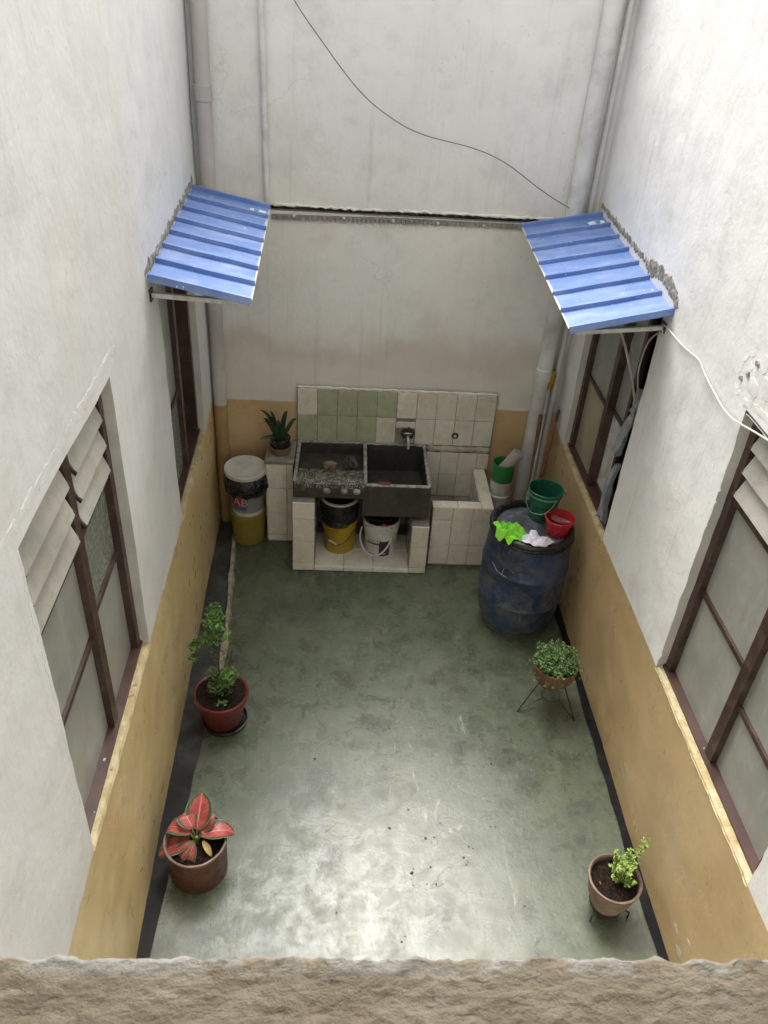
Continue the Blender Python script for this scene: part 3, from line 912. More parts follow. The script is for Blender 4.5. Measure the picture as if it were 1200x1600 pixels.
# rounded lip and face down
for (dy, dz) in ((.003, -.004), (.004, -.012), (.003, -.03), (0, -.08)):
    for x in XS:
        p = ptop(x, 1.0); vs.append((x, p[1] + dy + .0015 * nz(x * 90, dz * 80, 1), p[2] + dz))
fs = []
rows = len(TS) + 4
for j in range(rows - 1):
    for i in range(nx_ - 1): fs.append((j * nx_ + i, j * nx_ + i + 1, (j + 1) * nx_ + i + 1, (j + 1) * nx_ + i))
mb.add(vs, fs)
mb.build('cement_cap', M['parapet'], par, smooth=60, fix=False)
mb = MB()
mb.box(-1.15, 1.745, -.05, .258, .0, 3.50)
mb.build('wall_body', M['plaster'], par, smooth=0)

gal = thing('passage', (0, -.8, 2.5), 'covered upper passage behind the parapet', 'passage', kind='structure')
mb = MB()
mb.box(-1.1, 1.74, -1.6, -.06, 2.35, 2.5)
mb.build('passage_floor', M['plaster_back'], gal, smooth=0)
mb = MB()
mb.box(-1.1, 2.0, -1.85, -1.61, 0.0, 4.93)
mb.build('passage_wall', M['plaster'], gal, smooth=0)
mb = MB()
mb.box(-.925, XR - .002, -1.6, ROOF_Y, ROOF_Z, ROOF_Z + .16)  # unseen slab, its overhang set to shade the near walls
mb.build('unseen_roof_slab', M['plaster_back'], gal, smooth=0)


# ------------------------------------------------------------------ windows (parts of the walls)
def wbox(mb, P, u0, u1, v0, v1, d0, d1, mi=0):
    mb.hexa([P(u0, v0, d0), P(u1, v0, d0), P(u1, v1, d0), P(u0, v1, d0), P(u0, v0, d1), P(u1, v0, d1), P(u1, v1, d1), P(u0, v1, d1)], mi)


def window(P, wall, o, rail_z, bars, panes, um=None, extra=None):
    """bars/panes per half: (near half, far half)"""
    u0, u1, v0, v1 = o
    um = um or (u0 + u1) / 2
    w = sub_empty('window', wall)
    fw, D0, D1 = .055, .046, .145
    mb = MB()
    wbox(mb, P, u0 - .02, u0 + fw, v0 + .02, v1 + .02, D0, D1)
    wbox(mb, P, u1 - fw, u1 + .02, v0 + .02, v1 + .02, D0, D1)
    wbox(mb, P, u0 + fw, u1 - fw, v1 - .03, v1 + .02, D0 + .002, D1)
    mb.build('frame', M['wood'], w, smooth=0)
    mb = MB()
    wbox(mb, P, u0 - .02, u1 + .02, v0 - .03, v0 + .022, D0 - .012, D1)
    mb.build('sill_board', M['sillwood'], w, smooth=0)
    mb = MB()
    wbox(mb, P, um - .034, um + .034, v0 + .022, v1 - .03, D0 + .004, D1)
    mb.build('mullion', M['wood'], w, smooth=0)
    for (a, b, bar, pn) in ((u0 + fw, um - .034, bars[0], panes[0]), (um + .034, u1 - fw, bars[1], panes[1])):
        if rail_z:
            mb = MB(); wbox(mb, P, a, b, rail_z - .016, rail_z + .016, D0 + .008, D1); mb.build('transom', M['wood'], w, smooth=0)
        if pn is None: continue
        top = (rail_z - .016) if rail_z else v1 - .03
        dg = D0 + .036
        if bar:
            mb = MB(); wbox(mb, P, a, b, bar - .013, bar + .013, D0 + .02, dg + .02); mb.build('glazing_bar', M['wood'], w, smooth=0)
            segs = [(v0 + .022, bar - .013, pn[0]), (bar + .013, top, pn[1])]
        else: segs = [(v0 + .022, top, pn[0])]
        for (z0, z1, gm) in segs:
            mb = MB(); wbox(mb, P, a, b, z0, z1, dg, dg + .005); mb.build('pane', M[gm], w, smooth=0)
        if rail_z:
            pitch = .122; z = rail_z + .035; k = 0
            while z < v1 - .05:
                mb = MB()
                h, dd = .132, .05
                tilt = .028 * (k * .07 + 1)
                mb.hexa([P(a + .012, z, D0 - .012), P(b - .012, z, D0 - .012), P(b - .012, z + h, D0 - .012 + dd), P(a + .012, z + h, D0 - .012 + dd),
                         P(a + .012, z - .004, D0 - .007), P(b - .012, z - .004, D0 - .007), P(b - .012, z + h - .004, D0 - .005 + dd), P(a + .012, z + h - .004, D0 - .005 + dd)])
                mb.build('louver', M['louver'], w, smooth=0)
                for e in (a + .004, b - .014):
                    mb = MB()
                    mb.hexa([P(e, z + .005, D0 - .016), P(e + .010, z + .005, D0 - .016), P(e + .010, z + .045, D0 + .02), P(e, z + .045, D0 + .02),
                             P(e, z - .008, D0 - .008), P(e + .010, z - .008, D0 - .008), P(e + .010, z + .034, D0 + .028), P(e, z + .034, D0 + .028)])
                    mb.build('louver_clip', M['iron'], w, smooth=0)
                z += pitch; k += 1
    # dim room behind, so the gaps and open sashes look into a real space
    mb = MB()
    A, B, C, D = u0 - .15, u1 + .15, v0 - .3, v1 + .2
    d0, d1 = .241, 1.1
    q = lambda *k: mb.quad(*[P(*x) for x in k])
    q((A, C, d1), (B, C, d1), (B, D, d1), (A, D, d1))
    q((A, C, d0), (B, C, d0), (B, C, d1), (A, C, d1)); q((A, D, d0), (B, D, d0), (B, D, d1), (A, D, d1))
    q((A, C, d0), (A, D, d0), (A, D, d1), (A, C, d1)); q((B, C, d0), (B, D, d0), (B, D, d1), (B, C, d1))
    mb.build('room_recess', M['room'], w, smooth=0)
    return w


window(PL, wl, OPEN_L[0], 2.19, (1.70, 1.765), (('glass', 'glass'), ('glass', 'glass_green')), um=2.50)
w2 = window(PL, wl, OPEN_L[1], None, (1.71, None), (('glass_green', 'glass'), None), um=4.80)
window(PR, wr, OPEN_R[0], 2.165, (1.44, 1.61), (('glass', 'glass'), ('glass', 'glass')), um=2.43)
w4 = window(PR, wr, OPEN_R[1], None, (None, 1.655), (None, ('glass_yellow', 'glass')), um=4.87)
# half open sash of the window by the drum
mb = MB()
wbox(mb, PR, 4.56, 4.605, ZR + .024, 2.56, .09, .125); wbox(mb, PR, 4.605, 4.836, ZR + .024, ZR + .06, .092, .123); wbox(mb, PR, 4.605, 4.836, 1.655, 1.685, .092, .123)
mb.build('sash_frame', M['wood'], w4, smooth=0)
for (z0, z1, gm) in ((ZR + .06, 1.655, 'white_metal'), (1.685, 2.56, 'glass')):
    mb = MB(); wbox(mb, PR, 4.605, 4.836, z0, z1, .105, .110); mb.build('pane', M[gm], w4, smooth=0)
# open casement edge in the far window of the other wall
mb = MB()
wbox(mb, PL, 4.86, 4.90, ZL + .03, 2.6, .10, .14)
mb.build('sash_frame', M['wood'], w2, smooth=0)


# ------------------------------------------------------------------ pipes and rails on the back wall
def pipe(name, pts, r, mat, label, cat='pipe', collars=(), mat2=None, split=None, group=None):
    t = thing(name, pts[0], label, cat, group)
    mb = MB()
    if split:
        a, b = Vector(pts[0]), Vector(pts[-1]); f = (split - a.z) / (b.z - a.z); m = a.lerp(b, f)
        mb.tube([m, b], r, 20); mb.build('upper_pipe', M[mat], t)
        mb = MB(); mb.tube([a, m], r + .001, 20); mb.build('painted_pipe', M[mat2], t)
    else:
        mb.tube(pts, r, 20); mb.build('pipe_run', M[mat], t)
    a, b = Vector(pts[0]), Vector(pts[-1]); d = (b - a).normalized()
    for z in collars:
        f = (z - a.z) / (b.z - a.z); p = a.lerp(b, f)
        mb = MB(); mb.tube([p - d * .05, p - d * .045, p + d * .045, p + d * .05], [r + .002, r + .008, r + .008, r + .002], 20); mb.build('collar', M[mat], t)
    return t


pipe('downpipe', [(-1.000, 5.755, 0.0), (-.985, 5.755, 2.7), (-.965, 5.755, 4.6)], .052, 'pvc_brown', 'square corner downpipe beside the kerb, tan at its foot and pinkish grey above', collars=(3.35,), mat2='pipe_tan', split=1.13)
pipe('downpipe', [(1.562, 5.768, 0.0), (1.572, 5.768, 2.6), (1.576, 5.768, 4.4)], .061, 'pvc', 'thick grey white downpipe standing behind the blue drum', collars=(1.5,))
pipe('conduit', [(1.680, 5.785, 0.0), (1.684, 5.785, 2.6), (1.686, 5.785, 4.4)], .022, 'pvc', 'thin pale pipe between the thick downpipe and the wall corner')
pipe('conduit', [(-.585, 5.79, 2.69), (-.59, 5.79, 3.5), (-.60, 5.79, 4.5)], .020, 'pvc', 'slim white conduit running up from the corner of a blue awning')

# perforated rail under the gap
rl = thing('perforated_rail', (-.55, 5.81, 2.585), 'long perforated steel rail screwed along the back wall between the blue awnings', 'rail')
mb = MB()
x = -.56; z0, z1 = 2.572, 2.606
n = 70; st = (1.62 + .56) / n
for i in range(n):
    xa = x + i * st; xb = xa + st; h0, h1 = xa + st * .3, xa + st * .7
    dz = .006 * math.sin(xa * 2.1) + .012 * (xa + .56) / 2.2
    za, zb, zc, zd = z0 + dz, z0 + .010 + dz, z1 - .010 + dz, z1 + dz
    y = YB - .016
    for (p, q, r_, s) in ((xa, xb, za, zb), (xa, xb, zc, zd), (xa, h0, zb, zc), (h1, xb, zb, zc)):
        mb.quad((p, y, r_), (q, y, r_), (q, y, s), (p, y, s))
    mb.quad((xa, y, zd), (xb, y, zd), (xb, YB + .02, zd), (xa, YB + .02, zd))
    mb.quad((xa, y, za), (xb, y, za), (xb, YB + .01, za), (xa, YB + .01, za))
mb.build('slotted_strip', M['rail'], rl, smooth=0)
for xx in (-.40, -.05, .3, .62, .95, 1.25):
    mb = MB(); mb.lathe([(.0, -.004), (.012, -.004), (.012, .004), (.006, .010), (0, .010)], (xx, YB - .02, 2.60), 10, Matrix.Rotation(PI / 2, 3, 'X')); mb.build('bolt', M['white_metal'], rl)


def spline(pts, n=8):
    pts = [Vector(p) for p in pts]; out = []
    for i in range(len(pts) - 1):
        p0 = pts[max(i - 1, 0)]; p1 = pts[i]; p2 = pts[i + 1]; p3 = pts[min(i + 2, len(pts) - 1)]
        for k in range(n):
            t = k / n
            out.append(.5 * ((2 * p1) + (p2 - p0) * t + (2 * p0 - 5 * p1 + 4 * p2 - p3) * t * t + (3 * p1 - p0 - 3 * p2 + p3) * t ** 3))
    out.append(pts[-1]); return out


def cable(pts, r, mat, label, name='cable', cat='cable'):
    mb = MB(); mb.tube(spline(pts), r, 6)
    o = mb.build(name, M[mat], None, org=pts[0])
    return tag(o, label, cat)


cable([(-.55, 5.74, 4.35), (-.44, 5.72, 4.02), (-.383, 5.71, 3.886), (-.227, 5.71, 3.695), (.021, 5.71, 3.427), (.235, 5.71, 3.279), (.452, 5.71, 3.188), (.801, 5.71, 3.121), (1.028, 5.71, 3.041), (1.319, 5.70, 2.872), (1.50, 5.64, 2.79)], 0.0036, 'cable_dark', 'single dark cable swooping loosely across the upper back wall')
cable([(1.735, 4.10, 2.50), (1.736, 4.134, 2.556), (1.734, 3.828, 2.565), (1.733, 3.60, 2.585), (1.733, 3.52, 2.565), (1.728, 3.359, 2.539), (1.715, 3.12, 2.53), (1.71, 2.832, 2.593), (1.715, 2.5, 2.66), (1.73, 1.9, 2.75)], .0045, 'cable_white', 'off white cable running along the wall from the awning over a louvered window')


# ------------------------------------------------------------------ awnings
def awning(name, label, ifar, inear, ofar, onear, P, wall_x, group, bracket, sticker_at, seed):
    A, B, C, D = map(Vector, (ifar, inear, ofar, onear))
    t = thing(name, (A + B + C + D) / 4, label, 'awning', group)
    nrm = (B - A).cross(C - A).normalized()
    if nrm.z < 0: nrm = -nrm
    S = lambda u, v, h=0: (A.lerp(B, u)).lerp(C.lerp(D, u), v) + nrm * h
    n = 7
    L = (B - A).length
    rib = .026 / L; rh = .024; th = .0022
    sgn = 1
    for i in range(n):
        u0 = i / n; u1 = (i + 1) / n
        # each panel: pan, then a raised seam on its near side
        last = i == n - 1
        prof = [(u0, 0.0)] if i else [(u0 - .2 * rib, -.012), (u0, rh), (u0 + rib * .9, rh), (u0 + rib * 1.05, .0)]
        prof += [(u1 - rib * .55, 0.0), (u1 - rib * .5, rh * .96), (u1 + rib * .35, rh), (u1 + rib * .45, -.012 if last else .0006)]
        mb = MB()
        nv = 6
        vs = []; fs = []
        m = len(prof)
        for j in range(nv + 1):
            v = j / nv
            for (u, h) in prof:
                wob = .003 * nz(u * 9, v * 3, seed)
                vs.append(S(u, v, h + wob))
            for (u, h) in prof:
                wob = .003 * nz(u * 9, v * 3, seed)
                vs.append(S(u, v, h + wob - th))
        for j in range(nv):
            for k in range(m - 1):
                a = j * 2 * m + k; b = (j + 1) * 2 * m + k
                fs.append((a, a + 1, b + 1, b)); fs.append((a + m, b + m, b + m + 1, a + m + 1))
        mb.add(vs, fs, 0)
        ends = []
        for k in range(m - 1):
            ends.append((k, k + 1, k + 1 + m, k + m)); o_ = nv * 2 * m; ends.append((o_ + k, o_ + k + m, o_ + k + 1 + m, o_ + k + 1))
        b0 = len(mb.v) - len(vs)
        for f in ends: mb.f.append([b0 + q for q in f]); mb.m.append(1)
        # white worn lip at the drip edge
        lw = .012 + .05 * max(0, nz(i * 3.3, seed, 2) + .12)
        mb.quad(S(u0 + rib * .62 if i else rib * 1.1, 1 - lw * .6, .0022), S(u1 - rib * .6, 1 - lw, .0022), S(u1 - rib * .6, 1.004, .0022), S(u0 + rib * .62 if i else rib * 1.1, 1.004, .0022), 1)
        mb.build('roof_panel', [M['blue'], M['white_metal']], t, smooth=0)
    for (a, b) in bracket:
        mb = MB(); a = Vector(a); b = Vector(b)
        mb.tube([a, b], .017, 4); mb.build('bracket_bar', M['white_metal'], t, smooth=0)
        mb = MB(); mb.box(a.x - .006, a.x + .006, a.y - .03, a.y + .03, a.z - .03, a.z + .03); mb.build('wall_plate', M['iron'], t, smooth=0)
    # sticker: white oval with a cyan patch, partly peeled
    su, sv, sl, sw = sticker_at
    mb = MB()
    k = 26; ring = []
    for q in range(k):
        a = 2 * PI * q / k
        ring.append(S(su + sw * math.sin(a) * (1 if math.sin(a) > -.3 else .45), sv + sl * math.cos(a), .004))
    mb.add(ring + [S(su, sv, .004)], [(q, (q + 1) % k, k) for q in range(k)], 0)
    mb.add([S(su - sw * .3, sv - sl * .55, .0052), S(su - sw * .35, sv + sl * .15, .0052), S(su + sw * .55, sv + sl * .05, .0052), S(su + sw * .5, sv - sl * .45, .0052)], [(0, 1, 2, 3)], 1)
    mb.build('sticker', [M['sticker'], M['sticker_blue']], t, smooth=0)
    return t


G = 'blue awnings over the far windows'
awning('window_awning', 'blue metal awning fixed to the wall above the bucket stack', (-1.05, 5.545, 2.81), (-.995, 3.919, 2.753), (-.535, 5.50, 2.722), (-.485, 3.90, 2.66), PL, 0, G,
       [((XL(3.98) - .002, 3.985, 2.645), (-.57, 3.985, 2.625)), ((XL(5.4), 5.42, 2.66), (-.58, 5.42, 2.69))], (.082, .86, .10, .040), 3)
awning('window_awning', 'blue metal awning fixed to the wall above the blue drum', (1.75, 5.70, 2.744), (1.75, 4.082, 2.652), (1.196, 5.70, 2.638), (1.198, 4.05, 2.532), PR, 0, G,
       [((1.745, 4.15, 2.535), (1.26, 4.15, 2.485)), ((1.745, 5.6, 2.62), (1.26, 5.6, 2.60))], (.082, .13, .10, .042), 8)
mb = MB()
ragged_bead(mb, polyline([(5.60, 2.85), (5.0, 2.825), (4.4, 2.80), (3.90, 2.775)], .012, .03, 5), .06, .004, 71, PLd)
mb.build('mortar_bead', M['plaster_raw'], wl, smooth=0)
mb = MB()
ragged_bead(mb, polyline([(5.75, 2.80), (5.2, 2.77), (4.55, 2.735)], .012, .03, 6), .05, .004, 73, PRd)
ragged_bead(mb, polyline([(4.6, 2.735), (4.4, 2.76), (4.2, 2.745), (4.05, 2.69)], .010, .04, 7), .09, .004, 75, PRd)
mb.build('mortar_bead', M['plaster_raw'], wr, smooth=0)

# loose wires under the awning and the cloth hanging in the open window
cable([(1.50, 4.16, 2.52), (1.60, 4.24, 2.36), (1.70, 4.24, 2.12), (1.75, 4.27, 1.98), (1.76, 4.28, 1.86)], .007, 'cable', 'thick beige cord hanging from under the awning into the open window', 'cord', 'cord')
cable([(1.62, 4.16, 2.52), (1.61, 4.2, 2.42), (1.64, 4.22, 2.34), (1.70, 4.22, 2.30)], .0045, 'cable_dark', 'short dark loop of wire under the awning bracket', 'wire', 'wire')
cable([(1.735, 4.17, 2.50), (1.70, 4.20, 2.42), (1.70, 4.23, 2.25), (1.74, 4.25, 2.08), (1.765, 4.27, 1.98)], .005, 'cable', 'thin curved wire joining the hanging cloth to the awning bracket', 'wire', 'wire')


def hang(pts, widths, name, mat, seed, parent=None):
    # cloth hung in a narrow strip: centre line points, half widths along y
    C = spline(pts, 6); n = len(C)
    mb = MB()

    def fn(a, b):
        i = min(n - 1, int(round(b * (n - 1)))); c = C[i]
        f = b * (len(widths) - 1); k = min(len(widths) - 2, int(f)); w = widths[k] + (widths[k + 1] - widths[k]) * (f - k)
        s = (a - .5) * 2
        return Vector((c.x + .022 * math.sin(a * 13 + b * 3 + seed) + .012 * nz(a * 6, b * 5, seed), c.y + s * w + .012 * nz(a * 3, b * 6, seed + 2), c.z + .01 * nz(a * 8, b * 2, seed + 5)))
    mb.grid(fn, 22, n - 1)
    return mb


hg = thing('hanging_clothes', (1.77, 4.35, 1.8), 'grey blue cloth hanging in the open window next to the drum', 'clothes')
hang([(1.765, 4.275, 2.10), (1.765, 4.285, 2.0), (1.765, 4.30, 1.93)], [.012, .035, .02], 'cloth', 'denim', 1).build('folded_top', M['denim'], hg, smooth=80)
hang([(1.765, 4.30, 1.92), (1.765, 4.345, 1.78), (1.765, 4.40, 1.58)], [.012, .05, .04], 'cloth', 'denim', 2).build('folded_cloth', M['denim'], hg, smooth=80)
hang([(1.78, 4.37, 1.52), (1.775, 4.41, 1.3), (1.78, 4.40, 1.065)], [.010, .035, .06], 'cloth', 'denim', 3).build('trailing_cloth', M['denim'], hg, smooth=80)

# ------------------------------------------------------------------ tiles
TM = {}


def tile(parent, mat, w, h, c, face='y', t=.007, ch=.0022):
    key = (round(w, 3), round(h, 3), mat, face)
    if key not in TM:
        mb = MB()
        a, b = w / 2, h / 2
        R0 = [(-a, -b), (a, -b), (a, b), (-a, b)]
        def pt(x, y, d):
            return {'y': (x, -d, y), 'z': (x, y, d), 'x': (-d, x, y), 'X': (d, x, y)}[face]
        vs = [pt(x, y, 0) for x, y in R0] + [pt(x, y, t - ch) for x, y in R0] + [pt(x * (1 - ch / a), y * (1 - ch / b), t) for x, y in R0]
        fs = [(3, 2, 1, 0), (8, 9, 10, 11)]
        for k in range(4):
            k2 = (k + 1) % 4
            fs += [(k, k2, 4 + k2, 4 + k), (4 + k, 4 + k2, 8 + k2, 8 + k)]
        mb.add(vs, fs)
        tmp = mb.build('tile', M[mat], None, smooth=0)
        TM[key] = tmp.data
        bpy.data.objects.remove(tmp)
    o = bpy.data.objects.new('tile', TM[key])
    COL.objects.link(o)
    o.parent = parent
    j = lambda s: random.uniform(-s, s)
    o.location = Vector(c) - ORG[parent.name] + Vector((j(.0008), j(.0008), j(.0008)))
    o.rotation_euler = (j(.006), j(.006), j(.006))
    ORG[o.name] = Vector(c)
    return o


GAP = .004
bs = thing('tile_backsplash', (.43, 5.80, .80), 'two row backsplash of white and pale green tiles above the sink', 'backsplash')
mb = MB()
TX0, TW, TZ0, TH = -.380, .1615, .803, .236
mb.box(TX0 - .004, TX0 + 10 * TW + .004, 5.796, 5.84, .79, TZ0 + 2 * TH + .004)
mb.build('mortar_bed', M['mortar'], bs, smooth=0)
mb = MB()
ragged_bead(mb, polyline([(TX0 - .01, TZ0 + 2 * TH + .008), (.4, TZ0 + 2 * TH + .008), (TX0 + 10 * TW + .008, TZ0 + 2 * TH + .008)], .02, .006, 3), .022, .006, 91, lambda u, v, d: Vector((u, 5.797 + d, v)))
mb.build('mortar_edge', M['plaster_back'], bs, smooth=0)
for r in range(2):
    for k in range(10):
        green = (r == 1 and 1 <= k <= 4) or (r == 0 and k <= 3)
        if r == 0 and k == 5: continue
        tile(bs, 'tile_green' if green else 'tile', TW - GAP, TH - GAP, (TX0 + TW * (k + .5), 5.796, TZ0 + TH * (r + .5)))
# the broken tile round the tap: pieces left
for (cx, cz, w, h) in ((TX0 + TW * 5.5, TZ0 + .175, TW - GAP, .055), (TX0 + TW * 5.82, TZ0 + .07, .05, .12)):
    tile(bs, 'tile', w, h * 1.0, (cx, 5.796, cz))
mb = MB()
vs = []; n = 16
for k in range(n):
    a = 2 * PI * k / n
    rr = .055 * (1 + .4 * nz(k * 1.7, 3, 1)); vs.append((TX0 + TW * 5.45 + rr * math.cos(a), 5.792 - .004, TZ0 + .10 + rr * math.sin(a)))
vs.append((TX0 + TW * 5.45, 5.780, TZ0 + .10))
mb.add(vs, [(k, (k + 1) % n, n) for k in range(n)])
mb.build('mortar_patch', M['mortar'], bs, smooth=30)

# tap
tp = thing('water_tap', (.53, 5.79, .90), 'small metal tap wrapped in dark rag on the broken tile above the sink', 'tap')
mb = MB(); mb.tube([(.53, 5.80, .905), (.53, 5.76, .905), (.53, 5.725, .895)], [.014, .014, .016], 12); mb.build('valve_body', M['chrome'], tp)
mb = MB(); mb.tube([(.495, 5.745, .925), (.53, 5.74, .930), (.565, 5.745, .926)], [.006, .008, .006], 8); mb.tube([(.53, 5.745, .90), (.53, 5.745, .93)], .007, 8); mb.build('handle', M['chrome'], tp)
mb = MB(); mb.tube(spline([(.53, 5.735, .895), (.532, 5.70, .885), (.535, 5.69, .86), (.536, 5.688, .815)]), [.010] * 24 + [.012], 10); mb.build('spout', M['white_plastic'], tp)
mb = MB()
for q in range(9):
    a = q * .72
    mb.tube([(.53 + .03 * math.cos(a), 5.778 - .012 * random.random(), .91 + .03 * math.sin(a)), (.53 + .05 * math.cos(a + .4), 5.765, .91 + .045 * math.sin(a + .4)), (.53 + .06 * math.cos(a + .9), 5.78, .915 + .055 * math.sin(a + .9))], [.012, .014, .003], 6)
mb.build('rag', M['rag_dark'], tp, smooth=60)
st = thing('pipe_stub', (.93, 5.79, .90), 'capped pipe stub with dark ring in the white tiles', 'pipe')
mb = MB(); RX = Matrix.Rotation(PI / 2, 3, 'X')
mb.shell([(.012, -.002), (.030, 0), (.027, .006), (.016, .008), (.012, .002)], (.928, 5.789, .898), 14, RX, wob=lambda a, z: .006 * nz(math.cos(a) * 2, math.sin(a) * 2, 4)); mb.build('ring', M['rag_dark'], st)
mb = MB(); mb.lathe([(.0, -.02), (.013, -.02), (.013, .006), (0, .008)], (.928, 5.789, .898), 12, RX); mb.build('plug', M['white_plastic'], st)

# tiled basin beside the sink
bn = thing('tiled_basin', (.97, 5.5, 0), 'low basin of white tiles between the sink and the blue drum', 'basin')
BX0, BX1, BY0, BZ = .726, 1.212, 5.185, .585
mb = MB()
mb.box(BX0, BX1 - .004, BY0 + .006, BY0 + .094, 0, BZ - .007)           # front wall
mb.box(BX1 - .09, BX1 - .0045, BY0 + .0945, 5.80, 0, BZ - .0075)         # side wall
mb.box(BX0, BX1 - .0905, BY0 + .0945, 5.80, 0, .295)                     # inside bottom
mb.box(.70, 1.236, 5.79, 5.835, .296, .735)                              # back bed
mb.build('mortar_core', M['mortar'], bn, smooth=0)
mb = MB()
ragged_bead(mb, polyline([(.70, .768), (.95, .764), (1.238, .768)], .02, .004, 3), .058, .012, 95, lambda u, v, d: Vector((u, 5.792 + d, v)))
mb.build('mortar_ledge', M['old_mortar'], bn, smooth=40)
fx = [BX1 - .16 * k for k in range(4)] + [BX0]
for i in range(4):
    x1, x0 = fx[i], fx[i + 1]
    if x1 - x0 < .02: continue
    for (za, zb) in ((0.012, .215), (.215, .455), (.455, BZ - .006)):
        tile(bn, 'tile', x1 - x0 - GAP, zb - za - GAP, ((x0 + x1) / 2, BY0 + .006, (za + zb) / 2))
for (x0, x1) in ((BX0, .93), (.93, 1.118)):
    tile(bn, 'tile', x1 - x0 - GAP, .094, ((x0 + x1) / 2, BY0 + .047, BZ - .007), 'z')
for (y0, y1) in ((BY0, BY0 + .24), (BY0 + .24, BY0 + .47), (BY0 + .47, 5.79)):
    tile(bn, 'tile', .094, y1 - y0 - GAP, (BX1 - .045, (y0 + y1) / 2, BZ - .007), 'z')
for (x0, x1) in ((.70, .827), (.827, .979), (.979, 1.135)):
    for (za, zb) in ((.30, .525), (.525, .738)):
        tile(bn, 'tile', x1 - x0 - GAP, zb - za - GAP, ((x0 + x1) / 2, 5.79, (za + zb) / 2))
tile(bn, 'tile', .098, .145, (1.186, 5.79, .662))
for y0 in (5.30, 5.46, 5.62):
    tile(bn, 'tile', .155, .27, (BX1 - .09, y0 + .085, .435), 'x')
# side facing the drum
for y0 in (BY0 + .005, BY0 + .165, BY0 + .325):
    for (za, zb) in ((0.012, .215), (.215, .455), (.455, BZ - .010)):
        tile(bn, 'tile', .155, zb - za - GAP, (BX1 - .004, y0 + .08, (za + zb) / 2), 'X', t=.006)

# small tiled block with the plant on it
bk = thing('tiled_block', (-.5, 5.6, 0), 'narrow white tiled block carrying the strap leaved plant, next to the bucket stack', 'block')
KX0, KX1, KY0, KZ = -.608, -.395, 5.442, .79
mb = MB(); mb.box(KX0, KX1, KY0 + .007, 5.80, 0, KZ - .02); mb.build('mortar_core', M['mortar'], bk, smooth=0)
mb = MB()
mb.grid(lambda a, b: (KX0 - .012 + (KX1 - KX0 + .02) * a, KY0 - .004 + .36 * b, KZ + .004 * nz(a * 5, b * 6, 2)), 8, 12)
mb.box(KX0 - .012, KX1 + .008, KY0 - .004, 5.80, KZ - .022, KZ - .004)
mb.build('cement_top', M['mortar'], bk, smooth=50)
for (za, zb) in ((.012, .072), (.072, .300), (.300, .540), (.540, .768)):
    for (x0, x1) in ((KX0, -.447), (-.447, KX1)):
        tile(bk, 'tile', x1 - x0 - GAP, zb - za - GAP, ((x0 + x1) / 2, KY0 + .007, (za + zb) / 2))
    for y0 in (KY0 + .01, KY0 + .175):
        tile(bk, 'tile', .16, zb - za - GAP, (KX0, y0 + .08, (za + zb) / 2), 'x')

# tiled stand that carries the sink
sb = thing('tiled_stand', (.15, 5.4, 0), 'white tiled stand with two piers holding up the concrete sink', 'stand')
SY = 5.062
mb = MB()
mb.box(-.372, -.207, SY + .007, 5.80, .0, .662)
mb.box(.568, .698, SY + .007, 5.80, .0, .470)
mb.box(-.2065, .5675, SY + .009, 5.80, .0, .042)
mb.box(-.2065, .5675, 5.70, 5.80, .0425, .46)
mb.build('mortar_core', M['mortar'], sb, smooth=0)
for (x0, x1, zs) in ((-.376, -.203, (.006, .075, .29, .51, .664)), (.565, .702, (.006, .06, .27, .474))):
    for za, zb in zip(zs, zs[1:]):
        tile(sb, 'tile', x1 - x0 - .003, zb - za - GAP, ((x0 + x1) / 2, SY + .007, (za + zb) / 2))
for (x0, x1) in ((-.203, .035), (.035, .275), (.275, .565)):
    tile(sb, 'tile', x1 - x0 - GAP, .038, ((x0 + x1) / 2, SY + .009, .022))
    for (y0, y1) in ((SY + .004, SY + .24), (SY + .24, SY + .47)):
        tile(sb, 'tile', x1 - x0 - GAP, y1 - y0 - GAP, ((x0 + x1) / 2, (y0 + y1) / 2, .042), 'z')
for k, y0 in enumerate((SY + .01, SY + .17, SY + .33)):
    for (za, zb) in ((.052, .25), (.25, .46)):
        tile(sb, 'tile_darker', .155, zb - za - GAP, (.568, y0 + .08, (za + zb) / 2), 'x')
        tile(sb, 'tile_darker', .155, zb - za - GAP, (-.207, y0 + .08, (za + zb) / 2), 'X')

# ------------------------------------------------------------------ concrete laundry sink
sk = thing('laundry_sink', (.15, 5.45, .66), 'dark concrete double laundry sink with speckled washboard and deep tub', 'sink')
X0, XM, X1, Y1, Y2, RZ = -.375, .182, .690, 5.135, 5.800, .802
WT = .026
rg = lambda a, f=1: .004 * nz(a * 14 * f, f, 2) + .002 * nz(a * 50, f, 3)
# deep tub
mb = MB()
mb.box(XM + .016, X1, Y1, Y1 + WT, .512, RZ - .006)
mb.box(X1 - WT, X1 - .0005, Y1 + WT, Y2, .512, RZ - .006)
mb.box(XM + .016, X1 - WT, Y2 - WT, Y2 - .0005, .512, RZ - .006)
mb.box(XM + .016, X1 - WT, Y1 + WT, Y2 - WT, .512, .545)
mb.build('deep_tub', M['sink'], sk, smooth=0)
# shallow side: front apron, floor of the back pocket, walls
mb = MB()
mb.box(X0, XM - .0165, Y1 + .004, Y1 + .03, .666, RZ - .035)
mb.box(X0, X0 + WT, Y1 + .0305, Y2, .666, RZ - .006)
mb.box(X0 + WT, XM - .0165, Y2 - WT, Y2 - .0005, .666, RZ - .006)
mb.box(X0 + WT, XM - .0165, Y1 + .0305, Y2 - WT, .666, .690)
mb.build('shallow_tub', M['sink'], sk, smooth=0)
mb = MB(); mb.box(XM - .016, XM + .0155, Y1 + .002, Y2, .512, RZ - .006); mb.build('divider', M['sink'], sk, smooth=0)
